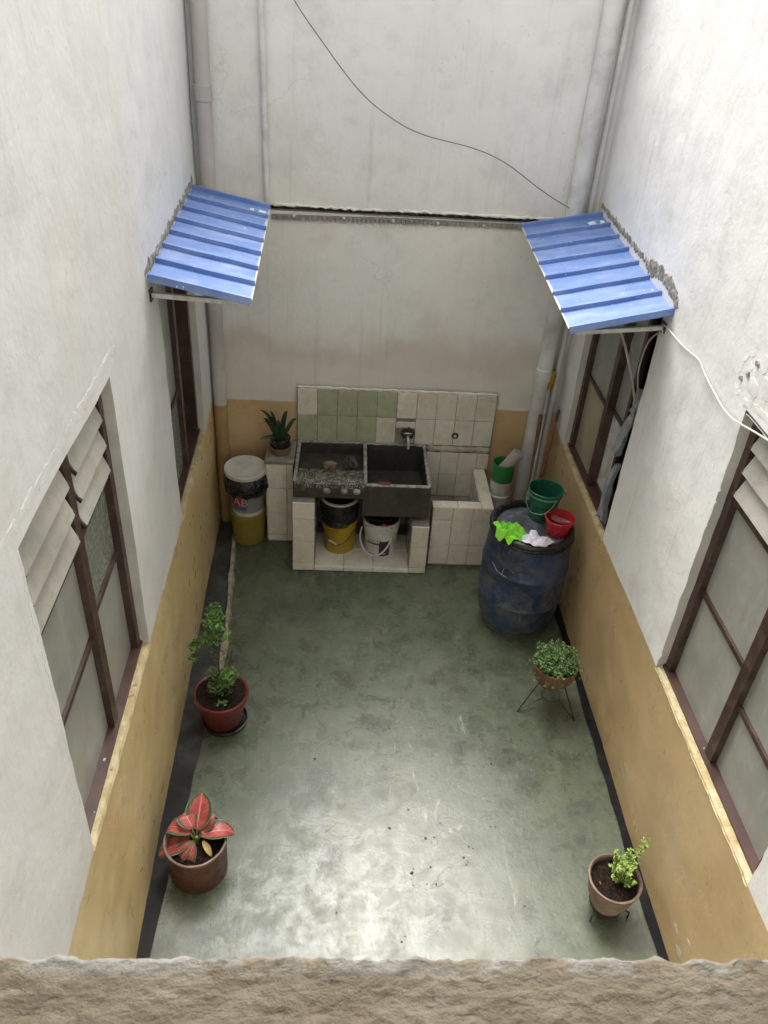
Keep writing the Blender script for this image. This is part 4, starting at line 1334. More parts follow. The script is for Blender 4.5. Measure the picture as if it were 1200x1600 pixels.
# washboard slope, worn and speckled
mb = MB()
def wbd(a, b):
    y = Y1 - .004 + (5.475 - Y1) * b
    z = RZ - .003 - (.085 * max(0, (b - .10)) ** .9) + .003 * nz(a * 12, b * 12, 3) + .0022 * math.sin(b * 60)
    return (X0 + .012 + (XM - .02 - X0) * a, y + .003 * nz(a * 18, b, 1), z)
mb.grid(wbd, 60, 46)
mb.grid(lambda a, b: (X0 + .012 + (XM - .02 - X0) * a, wbd(a, 0)[1] - .001 + .004 * b, wbd(a, 0)[2] - .040 * b), 60, 3)
mb.grid(lambda a, b: (X0 + WT + (XM - .03 - X0 - WT) * a, wbd(a, 1)[1] + .002, wbd(a, 1)[2] - .06 * b), 40, 2)
mb.build('washboard', M['sink_speck'], sk, smooth=60, fix=False)


def rim(pts, w, seed):
    mb = MB(); n = len(pts); vs = []; fs = []
    for i, p in enumerate(pts):
        p = Vector(p); a = Vector(pts[max(0, i - 1)]); b = Vector(pts[min(n - 1, i + 1)]); t = (b - a).normalized(); s = Vector((-t.y, t.x, 0))
        q = p.x * 20 + p.y * 20
        ww = w * (1 + .35 * nz(q, seed, 0)); h = .004 * nz(q * 1.3, seed, 4)
        for (e, dz) in ((-1, -.012), (-.85, -.002), (0, .003), (.85, -.002), (1, -.012)): vs.append(p + s * ww * e * .5 + Vector((0, 0, dz + h + .002 * nz(q * 3 + e, seed, 9))))
    for i in range(n - 1):
        for k in range(4): fs.append((i * 5 + k, i * 5 + k + 1, i * 5 + k + 6, i * 5 + k + 5))
    mb.add(vs, fs); return mb


def seg(a, b, n=44): return [Vector(a).lerp(Vector(b), i / n) for i in range(n + 1)]


for (a, b, s) in (((XM, Y1 + .012, RZ), (X1 - .012, Y1 + .012, RZ), 1), ((X1 - .012, Y1, RZ), (X1 - .012, Y2, RZ), 2), ((X0, Y2 - .012, RZ), (X1, Y2 - .012, RZ), 3), ((X0 + .012, Y1 + .02, RZ), (X0 + .012, Y2, RZ), 4), ((XM, Y1 + .012, RZ), (XM, Y2, RZ), 5)):
    rim(seg(a, b), .030, s).build('worn_rim', M['sink_rim'], sk, smooth=60)
for xx, m in ((-.115, 'sink_rim'), (.02, 'sink_rim'), (.115, 'sink_rim'), (-.30, 'sink')):
    mb = MB(); mb.lathe([(0, -.005), (.030, -.004), (.028, .012), (.018, .022), (0, .026)], (xx, Y1 + .006, .735), 16, RX, wob=lambda a, z: .003 * nz(math.cos(a) * 3, math.sin(a) * 3, z * 90)); mb.build('apron_boss', M[m], sk, smooth=70)

# bits lying on the sink
mb = MB(); mb.lathe([(0, 0), (.046, 0), (.048, .004), (.04, .010), (0, .012)], (.33, 5.150, .806), 20, Matrix.Diagonal((1, .3, 1)))
tag(mb.build('soap_scrap', M['terra_red'], None, org=(.33, 5.148, .806)), 'thin red soap scrap on the front lip of the deep tub', 'soap')
t = thing('scrub_brush', (-.10, 5.50, .745), 'small worn scrubbing brush lying at the back of the washboard', 'brush')
mb = MB(); mb.lathe([(0, 0), (.05, 0), (.055, .012), (.045, .026), (0, .03)], (-.10, 5.47, .762), 16, Matrix.Diagonal((1, .5, 1))); mb.build('brush_back', M['pot_rim'], t)
mb = MB()
for q in range(30): xx = -.145 + .09 * random.random(); yy = 5.452 + .036 * random.random(); mb.tube([(xx, yy, .765), (xx + random.uniform(-.008, .008), yy - .004, .737)], .0022, 4)
mb.build('bristles', M['dry_leaf'], t, smooth=0)


def lump_cloth(name, mat, c, rx, ry, hgt, seed, label, cat, tails=(), nu=70, edge=None, rot=0.0):
    """crumpled cloth: a sheet pushed into ridged folds, its hem irregular"""
    c = Vector(c); mb = MB()
    cs, sn = math.cos(rot), math.sin(rot)

    def fn(a, b):
        u, v = a * 2 - 1, b * 2 - 1
        # square to disc, ragged outline
        uu = u * math.sqrt(1 - v * v / 2); vv = v * math.sqrt(1 - u * u / 2)
        r = math.hypot(uu, vv); an = math.atan2(vv, uu)
        k = 1 + .20 * nz(math.cos(an) * 1.6, math.sin(an) * 1.6, seed) + .05 * math.sin(3 * an + seed)
        x = uu * rx * k; y = vv * ry * k
        x += .18 * rx * nz(u * 2.2, v * 2.2, seed + 3); y += .18 * ry * nz(u * 2.2, v * 2.2, seed + 7)
        f1 = 1 - abs(nz(u * 1.5 + .3 * v, v * 1.1, seed + 11)) * 2.2
        f2 = 1 - abs(nz(u * 2.3, v * 2.0 + u, seed + 13)) * 1.9
        z = hgt * (.55 * max(0, f1) ** 2 + .35 * max(0, f2) ** 2 + .25) * (1 - r ** 3 * .9) + .004
        for (tx, ty, tw, drop) in tails:
            d = math.hypot(uu - tx, vv - ty)
            if d < tw: z -= drop * (1 - d / tw)
        px, py = x * cs - y * sn, x * sn + y * cs
        zz = c.z + z
        if edge: zz = edge(c.x + px, c.y + py, zz, z)
        return Vector((c.x + px, c.y + py, zz))
    mb.grid(fn, nu, nu)
    o = mb.build(name, M[mat], None, smooth=80, org=c, fix=False)
    sm = o.modifiers.new('thick', 'SOLIDIFY'); sm.thickness = .0025; sm.offset = 1
    return tag(o, label, cat)


lump_cloth('dark_rag', 'rag_dark', (.06, 5.60, .692), .055, .10, .07, 4.0, 'dark crumpled rag in the back pocket of the washboard', 'rag', nu=30)


# ------------------------------------------------------------------ pails
def text_mesh(body, size):
    cu = bpy.data.curves.new('lettering', 'FONT'); cu.body = body; cu.size = size; cu.extrude = 0; cu.resolution_u = 3
    ob = bpy.data.objects.new('lettering', cu); COL.objects.link(ob)
    dg = bpy.context.evaluated_depsgraph_get(); dg.update()
    me = bpy.data.meshes.new_from_object(ob.evaluated_get(dg))
    vs = [v.co.copy() for v in me.vertices]; fs = [tuple(p.vertices) for p in me.polygons]
    bpy.data.objects.remove(ob); bpy.data.curves.remove(cu)
    w = max(v.x for v in vs)
    return [(v.x - w / 2, v.y) for v in vs], fs


def wrap(c, ang, rfun, off=.0012):
    """map (s, z) on a pail of radius rfun(z) round centre c, s measured along the surface from angle ang"""
    return lambda s, z: Vector((c[0] + (rfun(z) + off) * math.cos(ang + s / rfun(z)), c[1] + (rfun(z) + off) * math.sin(ang + s / rfun(z)), c[2] + z))


def label_patch(name, parent, mat, mp, s0, s1, z0, z1, n=12):
    mb = MB(); mb.grid(lambda a, b: mp(s0 + (s1 - s0) * a, z0 + (z1 - z0) * b), n, 3)
    return mb.build(name, M[mat], parent, smooth=60, fix=False)


def lettering(parent, mat, mp, body, size, s, z):
    vs, fs = text_mesh(body, size)
    mb = MB(); mb.add([mp(s + x, z + y) for x, y in vs], fs)
    return mb.build('lettering', M[mat], parent, smooth=0, fix=False)


def pail_profile(r0, r1, h, wall=.0035, ribs=()):
    p = [(0, 0), (r0 - .004, 0), (r0, .004)]
    n = 14
    for i in range(1, n):
        z = h * i / n; r = r0 + (r1 - r0) * i / n
        p.append((r, z))
    for z in ribs:
        r = r0 + (r1 - r0) * z / h
        p += [(r, z - .005), (r + .006, z - .003), (r + .006, z + .003), (r, z + .005)]
    p.sort(key=lambda q: q[1] if q[0] > r0 - .003 else -1)
    p += [(r1, h - .006), (r1 + .005, h - .004), (r1 + .005, h), (r1 - wall, h)]
    p += [(r0 - wall, .006), (0, .006)]
    return p


# left stack: olive pail, printed grey pail, bag and lid
stk = thing('bucket_stack', (-.775, 5.485, 0), 'stacked plastic buckets with black bag and white lid next to the corner downpipe', 'buckets')
c0 = (-.775, 5.485, 0.004)
mb = MB(); mb.lathe([(0, 0), (.126, 0), (.132, .008), (.142, .29), (.144, .30), (.136, .302), (.130, .02), (0, .018)], c0, 40); mb.build('olive_bucket', M['olive_yellow'], stk)
mb = MB(); mb.lathe([(.120, .25), (.124, .285), (.1285, .30), (.130, .345), (.1305, .35)], c0, 40); mb.build('white_band', M['white_plastic'], stk)
mb = MB(); mb.lathe([(.1295, .335), (.1315, .336), (.146, .64), (.146, .655)], c0, 40); mb.build('grey_bucket', M['grey_plastic'], stk)
rf = lambda z: .1315 + (.146 - .1315) * (z - .336) / .304
mp = wrap(c0, -PI / 2 - .30, rf)
label_patch('red_label', stk, 'red_print', mp, -.075, .062, .40, .60)
label_patch('blue_label', stk, 'blue_print', wrap(c0, -PI / 2 - .30, rf, .0014), -.075, .050, .366, .398)
lettering(stk, 'white_print', wrap(c0, -PI / 2 - .30, rf, .0026), 'AB', .105, -.002, .410)


def bagwob(a, z): return .012 * nz(math.cos(a) * 2.5, math.sin(a) * 2.5, z * 9) + .007 * nz(math.cos(a) * 7, math.sin(a) * 7, z * 5)


def bagz(mb, prof, c, n, M_, drop):
    s = len(mb.v)
    mb.shell(prof, c, n, M_, wob=bagwob)
    for i in range(s, len(mb.v)):
        x, y, z = mb.v[i]; k = (i - s) // n
        if k <= 1:
            a = math.atan2(y - c[1], x - c[0]); mb.v[i] = (x, y, z + drop * nz(math.cos(a) * 2, math.sin(a) * 2, 8))


mb = MB(); bagz(mb, [(.152, .485), (.168, .51), (.182, .56), (.182, .61), (.166, .65), (.150, .668), (.12, .67)], c0, 56, None, .05); mb.build('black_bag', M['bag'], stk, smooth=70)
mb = MB(); mb.tube(spline([(-.625, 5.40, .615), (-.607, 5.37, .64), (-.60, 5.37, .60), (-.63, 5.385, .57)]), .013, 6); mb.build('bag_knot', M['bag'], stk)
ML = Matrix.Rotation(.05, 3, 'X')
mb = MB(); mb.lathe([(0, 0), (.160, 0), (.1685, .002), (.170, .010), (.1695, .034), (.165, .039), (.155, .037), (.150, .034), (.08, .0355), (0, .036)], (c0[0] - .005, c0[1] - .005, .676), 56, ML); mb.build('white_lid', M['white_plastic'], stk)

# yellow pail and the two black tubs in it
yb_c = (-.008, 5.352, .045)
yp = thing('yellow_bucket', yb_c, 'yellow bucket with black tubs stacked in it under the sink', 'bucket')
mb = MB(); mb.lathe(pail_profile(.122, .142, .305, ribs=(.235, .262)), yb_c, 44); mb.build('bucket_body', M['yellow'], yp)
mb = MB(); r_ = .139
mb.tube(spline([(yb_c[0] - .125, yb_c[1] - .05, .265), (yb_c[0] - .06, yb_c[1] - .135, .165), (yb_c[0] + .02, yb_c[1] - .15, .175), (yb_c[0] + .09, yb_c[1] - .12, .235), (yb_c[0] + .128, yb_c[1] - .05, .27)]), .0028, 6); mb.build('wire_handle', M['iron'], yp)
mb = MB(); mb.tube([(yb_c[0] - .085, yb_c[1] - .118, .188), (yb_c[0] - .02, yb_c[1] - .146, .166)], .0075, 8); mb.build('grip', M['white_plastic'], yp)
bt_c = (yb_c[0] - .005, yb_c[1] - .01, .315)
bt = thing('black_tub', bt_c, 'black plastic tub with pale rim resting in the yellow bucket', 'tub')
mb = MB(); mb.lathe([(0, 0), (.128, 0), (.134, .01), (.140, .04), (.150, .045), (.150, .06), (.142, .065), (.146, .13), (.158, .14), (.158, .16), (.150, .165), (.150, .235), (.146, .235), (.135, .04), (0, .03)], bt_c, 44); mb.build('tub_body', M['black_plastic'], bt)
mb = MB(); mb.lathe([(.146, .232), (.155, .230), (.159, .238), (.157, .247), (.146, .249), (.134, .245), (.134, .236), (.146, .232)], bt_c, 44); mb.build('pale_rim', M['white_plastic'], bt)

wb_c = (.335, 5.325, .045)
wp = thing('white_bucket', wb_c, 'white printed paint bucket with carry handle under the deep tub', 'bucket')
mb = MB(); mb.lathe(pail_profile(.125, .148, .335, ribs=(.262, .285, .305)), wb_c, 48); mb.build('bucket_body', M['white_plastic'], wp)
wf = lambda z: .125 + .023 * z / .335
A0 = -PI / 2 - .02
label_patch('navy_label', wp, 'navy_print', wrap(wb_c, A0, wf), -.012, .080, .018, .175)
label_patch('navy_label', wp, 'navy_print', wrap(wb_c, A0, wf), -.10, -.014, .018, .034)
label_patch('grey_band', wp, 'dark_print', wrap(wb_c, A0, wf), -.125, .012, .134, .150)
lettering(wp, 'dark_print', wrap(wb_c, A0, wf, .0022), 'VICO', .052, -.055, .153)
mb = MB(); mp = wrap(wb_c, A0, wf, .003)
mb.add([mp(.032 + .013 * math.cos(a * PI / 6), .045 + .013 * math.sin(a * PI / 6)) for a in range(12)] + [mp(.032, .045)], [(k, (k + 1) % 12, 12) for k in range(12)]); mb.build('round_mark', M['clear_plastic'], wp, smooth=0)
mb = MB()
mb.tube(spline([(wb_c[0] - .158, wb_c[1] + .0, .27), (wb_c[0] - .172, wb_c[1] - .07, .20), (wb_c[0] - .12, wb_c[1] - .165, .135), (wb_c[0] - .03, wb_c[1] - .195, .125), (wb_c[0] + .04, wb_c[1] - .175, .18), (wb_c[0] + .085, wb_c[1] - .135, .262)]), .0075, 8); mb.build('carry_handle', M['white_plastic'], wp)
it = (wb_c[0] - .005, wb_c[1] + .012, .30)
ib = thing('black_bowl', it, 'black bowl sitting inside the white paint bucket', 'bowl')
mb = MB(); mb.lathe([(0, 0), (.105, 0), (.112, .02), (.118, .10), (.126, .105), (.126, .115), (.118, .117), (.108, .02), (0, .012)], it, 40); mb.build('bowl_shell', M['black_plastic'], ib)
lump_cloth('orange_rag', 'orange', (wb_c[0] + .03, wb_c[1] - .115, .345), .065, .022, .03, 6.0, 'orange rag tucked at the front of the white bucket', 'rag', nu=24)

# ------------------------------------------------------------------ drum and what stands on it
dc = (1.362, 4.575, .0)
dr = thing('plastic_drum', dc, 'large scuffed blue plastic drum with black lid beside the tan wall', 'drum')
prof = [(0, .03), (.235, .03), (.262, .045), (.272, .07), (.286, .12), (.299, .20), (.307, .285), (.312, .292), (.315, .305), (.312, .318), (.309, .326), (.312, .42), (.311, .50), (.3105, .545), (.315, .555), (.317, .57), (.315, .585), (.310, .592), (.304, .68), (.294, .77), (.283, .83), (.281, .838), (.291, .845), (.294, .86), (.290, .872), (.272, .874), (.262, .86), (.262, .80)]
mb = MB(); mb.shell(prof, dc, 72, wob=lambda a, z: .0025 * nz(math.cos(a) * 2, math.sin(a) * 2, z * 5)); mb.build('drum_body', M['barrel'], dr, smooth=50)
mb = MB(); mb.lathe([(0, 0), (.246, 0), (.250, .012), (.246, .032), (0, .033)], dc, 48); mb.build('drum_foot', M['barrel'], dr)
mb = MB(); mb.lathe([(0, .845), (.262, .845), (.262, .850), (.20, .852), (.1, .853), (0, .853)], dc, 56); mb.build('lid', M['slate_lid'], dr)
mb = MB()
mb.shell([(.252, .853), (.256, .880), (.266, .893), (.284, .896), (.300, .886), (.304, .866), (.297, .845), (.287, .835)], dc, 72, wob=lambda a, z: .006 * nz(math.cos(a) * 5, math.sin(a) * 5, z * 20)); mb.build('lid_rim', M['black_plastic'], dr, smooth=60)
mb = MB()
for q in range(3):
    pts = []
    for k in range(24):
        a = -2.5 + 3.6 * k / 23 + q * .3
        rr = .292 + .006 * q + .006 * nz(k * .4, q, 1); pts.append((dc[0] + rr * math.cos(a), dc[1] + rr * math.sin(a), .862 - .016 * q + .008 * nz(k * .35, q + 4, 1)))
    mb.tube(pts, .0075, 6)
mb.build('bag_rolls', M['bag'], dr)
mb = MB()
for (a0, z0, a1, z1) in ((-2.30, .73, -2.13, .70), (-2.28, .685, -2.05, .645), (-2.26, .745, -2.33, .58), (-2.12, .735, -2.02, .715), (-2.42, .60, -2.1, .585), (-2.66, .64, -2.45, .597)):
    pts = []
    for k in range(7):
        f = k / 6; a = a0 + (a1 - a0) * f; z = z0 + (z1 - z0) * f
        rr = .310 if z < .6 else .310 - (z - .6) * .125
        pts.append((dc[0] + (rr + .0012) * math.cos(a), dc[1] + (rr + .0012) * math.sin(a), z + .003 * nz(k, a0, 2)))
    mb.tube(pts, .0018, 5)
mb.build('scratch_marks', M['scratch'], dr)

gb_c = (1.452, 4.708, .855)
gb = thing('green_bucket', gb_c, 'empty dark green bucket with wire handle on the drum lid', 'bucket')
mb = MB(); mb.lathe([(0, 0), (.086, 0), (.090, .005), (.120, .235), (.126, .237), (.127, .246), (.1225, .248), (.118, .246), (.088, .01), (0, .008)], gb_c, 48); mb.build('bucket_body', M['green_plastic'], gb)
mb = MB(); mb.lathe([(.1175, .205), (.124, .205), (.1255, .211), (.1245, .217), (.119, .217)], gb_c, 48); mb.build('rim_band', M['green_light'], gb)
mb = MB()
mb.tube(spline([(gb_c[0] - .126, gb_c[1] + .01, gb_c[2] + .215), (gb_c[0] - .140, gb_c[1] - .05, gb_c[2] + .16), (gb_c[0] - .11, gb_c[1] - .115, gb_c[2] + .115), (gb_c[0] - .03, gb_c[1] - .145, gb_c[2] + .12), (gb_c[0] + .03, gb_c[1] - .135, gb_c[2] + .175), (gb_c[0] + .055, gb_c[1] - .112, gb_c[2] + .21)]), .0035, 6); mb.build('handle', M['green_light'], gb)

rb_c = (1.535, 4.525, .855)
rb = thing('red_tub', rb_c, 'small open red plastic tub standing on the drum lid', 'tub')
mb = MB(); mb.lathe([(0, 0), (.078, 0), (.083, .005), (.098, .118), (.107, .119), (.109, .125), (.106, .128), (.096, .127), (.080, .01), (0, .008)], rb_c, 44); mb.build('tub_body', M['red_plastic'], rb)
mb = MB(); mb.lathe([(0, .0), (.066, .0), (.072, .012), (.075, .018), (.068, .014), (0, .006)], (rb_c[0] + .01, rb_c[1] + .012, rb_c[2] + .080), 32, Matrix.Rotation(-.35, 3, 'X') @ Matrix.Rotation(.25, 3, 'Y'))  # loose plastic lid lying tilted in the tub
tag(mb.build('plastic_lid', M['clear_plastic'], None, org=(rb_c[0], rb_c[1], rb_c[2] + .08)), 'pale pink plastic lid lying inside the red tub', 'dish')


def over_rim(x, y, z, h):
    r = math.hypot(x - dc[0], y - dc[1])
    top = .857 if r < .245 else (.900 if r < .292 else .900 - (r - .292) * 1.5)
    if .245 <= r < .262: top = .857 + (r - .245) / .017 * .043
    return top + h


lump_cloth('green_cloth', 'lime_cloth', (1.190, 4.465, .86), .112, .112, .085, 2.3, 'crumpled lime green cloth hanging over the drum rim', 'cloth', nu=90, edge=over_rim, rot=.5)
lump_cloth('white_cloth', 'white_cloth', (1.340, 4.372, .86), .110, .085, .075, 8.4, 'crumpled white cloth draped over the drum rim next to the lime green one', 'cloth', nu=90, edge=over_rim, rot=-.4)

# ------------------------------------------------------------------ things behind the drum
pc = (1.315, 5.53, 0.0)
pw = thing('pipe_offcut', pc, 'upright white pipe with green sleeve behind the blue drum', 'pipe')
mb = MB(); mb.lathe([(.085, 0), (.087, .50), (.095, .505), (.095, .525), (.087, .53), (.085, .70), (.080, .70), (.078, 0)], pc, 32); mb.build('white_pipe', M['white_plastic'], pw)
mb = MB(); mb.lathe([(.088, .655), (.091, .66), (.089, .815), (.085, .82), (.081, .815), (.083, .655)], pc, 32); mb.build('green_sleeve', M['mid_green'], pw)
mb = MB(); A = Vector((1.28, 5.52, .70)); B = Vector((1.415, 5.50, .925))
mb.tube([A, A.lerp(B, .98), B], [.048, .050, .046], 24)
tag(mb.build('paper_roll', M['white_print'], None, org=A), 'white roll stuck slanting into the green sleeved pipe', 'roll')

s1 = thing('broom', (1.475, 5.18, 0), 'grey broomstick topped with mustard bristles in the corner behind the drum', 'broom')
mb = MB(); mb.tube([(1.470, 5.15, .0), (1.62, 5.72, 1.42)], .0115, 10); mb.build('handle', M['stick_grey'], s1)
mb = MB(); mb.tube([(1.617, 5.71, 1.38), (1.624, 5.725, 1.42), (1.632, 5.74, 1.50), (1.634, 5.745, 1.54)], [.014, .024, .030, .022], 12); mb.build('bristles', M['mustard'], s1)
mb = MB(); mb.tube([(1.505, 5.25, 0), (1.565, 5.62, 1.215)], .016, 10); tag(mb.build('wooden_pole', M['stick_brown'], None, org=(1.505, 5.25, 0)), 'brown wooden pole leaning in the corner behind the thick downpipe', 'pole')
s3 = thing('mop_handle', (1.50, 5.25, 0), 'faded red mop handle with dark tip leaning on the wall by the window', 'handle')
a, b = Vector((1.505, 5.25, 0)), Vector((1.725, 5.69, 1.23))
mb = MB(); mb.tube([a, a.lerp(b, .93)], .0125, 10); mb.build('stick', M['stick_red'], s3)
mb = MB(); mb.tube([a.lerp(b, .925), a.lerp(b, .99), b], [.0135, .0135, .008], 10); mb.build('end_cap', M['stick_dark'], s3)


# ------------------------------------------------------------------ plants
def soil_top(parent, c, r, z, seed):
    mb = MB()
    n = 12
    def fn(a, b):
        an = 2 * PI * a; rr = r * b
        return (c[0] + rr * math.cos(an), c[1] + rr * math.sin(an), z + .010 * nz(rr * 30 * math.cos(an) + seed, rr * 30 * math.sin(an), seed) + .006 * (1 - b))
    mb.grid(fn, 40, n)
    mb.build('soil', M['soil'], parent, smooth=70, fix=False)
    mb = MB(); rnd = random.Random(seed)
    for q in range(90):
        an = rnd.random() * 2 * PI; rr = r * .95 * math.sqrt(rnd.random()); s = .0035 + .005 * rnd.random()
        p = Vector((c[0] + rr * math.cos(an), c[1] + rr * math.sin(an), z + .006 + .004 * rnd.random()))
        o = [p + Vector((rnd.uniform(-s, s), rnd.uniform(-s, s), rnd.uniform(-s, s) * .7)) for _ in range(4)]
        mb.add(o, [(0, 1, 2), (0, 2, 3), (0, 3, 1), (1, 3, 2)])
    o = mb.build('soil_crumbs', M['soil_crumb'], parent, smooth=0); o['kind'] = 'stuff'


def blade(mb, base, d, up, L, w, droop, cup=.15, nu=6, nv=12, shape=1.0, twist=0.0):
    """one leaf as a curved sheet with UVs; d = direction, up = face normal"""
    d = Vector(d).normalized(); up = Vector(up); up = (up - d * up.dot(d)).normalized(); s = d.cross(up)
    base = Vector(base)

    def fn(a, b):
        u = a * 2 - 1
        ww = w * (math.sin(PI * min(1, (b * .93 + .05) ** shape)) ** .68)
        ang = droop * b * b
        p = base + d * (L * b * math.cos(ang * .6)) - Vector((0, 0, 1)) * (L * b * math.sin(ang) * .6)
        return p + s * (u * ww) + up * (cup * ww * u * u + .03 * ww * math.sin(b * 14) * abs(u))
    vs0 = len(mb.v)
    mb.grid(fn, nu, nv, 0, True)


def little_leaves(mb, centers, size, rnd, flat=.5):
    for p in centers:
        p = Vector(p); s = size * rnd.uniform(.6, 1.3)
        nrm = Vector((rnd.gauss(0, flat), rnd.gauss(0, flat), 1)).normalized()
        t = nrm.orthogonal().normalized(); t.rotate(Matrix.Rotation(rnd.random() * 6.28, 3, nrm)); q = nrm.cross(t)
        o = [p - t * s, p - t * s * .3 + q * s * .62 + nrm * s * .15, p + t * s * .55 + q * s * .5 + nrm * s * .15, p + t * s, p + t * s * .55 - q * s * .5 + nrm * s * .15, p - t * s * .3 - q * s * .62 + nrm * s * .15]
        mb.add(o, [(0, 1, 2, 3), (0, 3, 4, 5)])


# red pot with feathery shrub
p1 = (-.718, 3.50, 0.0)
pt1 = thing('potted_plant', p1, 'tall feathery green shrub in red clay pot with dark saucer', 'potted plant')
mb = MB(); mb.lathe([(0, 0), (.130, 0), (.140, .006), (.146, .028), (.140, .030), (.130, .012), (0, .010)], (p1[0] + .012, p1[1] - .006, .005), 44); mb.build('saucer', M['black_plastic'], pt1)
mb = MB(); mb.lathe([(0, .014), (.116, .014), (.120, .02), (.152, .218), (.168, .222), (.172, .232), (.172, .262), (.166, .268), (.156, .262), (.150, .22), (0, .20)], p1, 48); mb.build('pot', M['terra_red'], pt1)
soil_top(pt1, p1, .157, .256, 5.0)
rnd = random.Random(12)
mb = MB()
stems = [[(-.715, 3.50, .24), (-.722, 3.52, .40), (-.726, 3.54, .58), (-.735, 3.57, .76)], [(-.700, 3.50, .24), (-.672, 3.53, .40), (-.640, 3.56, .57)], [(-.71, 3.49, .24), (-.685, 3.48, .34), (-.668, 3.47, .42)], [(-.725, 3.55, .56), (-.79, 3.56, .62), (-.85, 3.56, .635), (-.875, 3.55, .60)]]
for s in stems: mb.tube(spline(s, 5), .0045, 6)
for q in range(10):
    a = rnd.random() * 6.28; z = .28 + .1 * rnd.random(); mb.tube([(-.71, 3.50, z - .05), (-.71 + .05 * math.cos(a), 3.50 + .05 * math.sin(a), z), (-.71 + .09 * math.cos(a), 3.50 + .09 * math.sin(a), z + .01)], .002, 4)
mb.build('stem', M['stem'], pt1)
mb = MB()
cl = []
def clump(c, r, n, sq=.7):
    for q in range(n):
        v = Vector((rnd.gauss(0, 1), rnd.gauss(0, 1), rnd.gauss(0, 1))).normalized() * (rnd.random() ** .4)
        cl.append(Vector(c) + Vector((v.x * r, v.y * r, v.z * r * sq)))
clump((-.738, 3.57, .80), .078, 250, .8); clump((-.735, 3.585, .89), .05, 90); clump((-.715, 3.55, .70), .075, 130, .9); clump((-.79, 3.56, .66), .055, 80, .5); clump((-.865, 3.55, .61), .045, 90); clump((-.88, 3.53, .53), .03, 45); clump((-.655, 3.47, .445), .065, 170, .6); clump((-.69, 3.49, .39), .07, 100, .7); clump((-.76, 3.52, .40), .065, 60, .6); clump((-.72, 3.50, .31), .085, 130, .5); clump((-.725, 3.53, .55), .06, 25, 1.2)
little_leaves(mb, cl, .0095, rnd, .9)
# fine sprays
for p in cl[::3]: 
    q = p + Vector((rnd.gauss(0, .012), rnd.gauss(0, .012), rnd.gauss(0, .01))); mb.tube([p, q], .0009, 3)
o = mb.build('foliage', M['leaf_fern'], pt1, smooth=0, fix=False); o['kind'] = 'stuff'
mb = MB(); little_leaves(mb, [(-.70 + rnd.gauss(0, .014), 3.40 + rnd.gauss(0, .010), .268 + .012 * rnd.random()) for _ in range(16)], .011, rnd); o = mb.build('seedling', M['leaf_clover'], pt1, smooth=0, fix=False); o['kind'] = 'stuff'

# brown pot with pink leaves
p2 = (-.705, 2.475, 0.0)
pt2 = thing('potted_plant', p2, 'pink and green broad leaved plant in brown cylinder pot', 'potted plant')
mb = MB(); mb.lathe([(0, 0), (.148, 0), (.152, .006), (.160, .255), (.162, .262)], p2, 48); mb.build('pot', M['terra_brown'], pt2)
mb = MB(); mb.shell([(.160, .250), (.165, .262), (.164, .272), (.155, .273), (.149, .262), (.148, .19)], p2, 48, wob=lambda a, z: .002 * nz(math.cos(a) * 4, math.sin(a) * 4, z * 30)); mb.build('pot_rim', M['pot_rim'], pt2)
soil_top(pt2, p2, .149, .215, 9.0)
cx, cy = p2[0], p2[1] + .01
leaves = [  # direction angle, rise, length, half width, droop, base height
    (84, 1.05, .20, .072, .2, .29), (12, .24, .195, .058, .75, .28), (128, .75, .145, .056, .9, .31), (163, .40, .185, .052, 1.1, .29), (196, -.05, .175, .064, .5, .245),
    (226, -.12, .135, .044, 1.2, .25), (256, -.25, .135, .036, 1.2, .25), (48, .9, .14, .042, .5, .27), (150, .15, .15, .055, .9, .26)]
mb = MB()
for (ang, rise, L, w, dr_, z) in leaves:
    a = math.radians(ang); d = Vector((math.cos(a), math.sin(a), rise)); b0 = Vector((cx, cy, .20)); b1 = Vector((cx + .03 * math.cos(a), cy + .03 * math.sin(a), z))
    mb.tube(spline([b0, b0.lerp(b1, .6) + Vector((0, 0, .01)), b1 + d.normalized() * .01]), .005, 6)
mb.tube([(cx, cy, .19), (cx + .004, cy, .27)], [.013, .008], 8)
mb.build('stem', M['stem_green'], pt2)
for (ang, rise, L, w, dr_, z) in leaves:
    a = math.radians(ang); d = Vector((math.cos(a), math.sin(a), rise))
    b1 = Vector((cx + .03 * math.cos(a), cy + .03 * math.sin(a), z))
    up = Vector((0, -.55, 1)) if ang in (86, 60, 110) else Vector((0, 0, 1))
    mb = MB(); blade(mb, b1, d, up, L, w, dr_, .22); mb.build('leaf', M['pink_leaf'], pt2, smooth=60, fix=False)
mb = MB(); blade(mb, (cx + .04, cy - .02, .265), (.5, -.6, -.2), (0, 0, 1), .085, .017, .5); o = mb.build('leaf', M['dry_leaf'], pt2, smooth=60, fix=False); o['label'] = 'small dry yellow leaf'

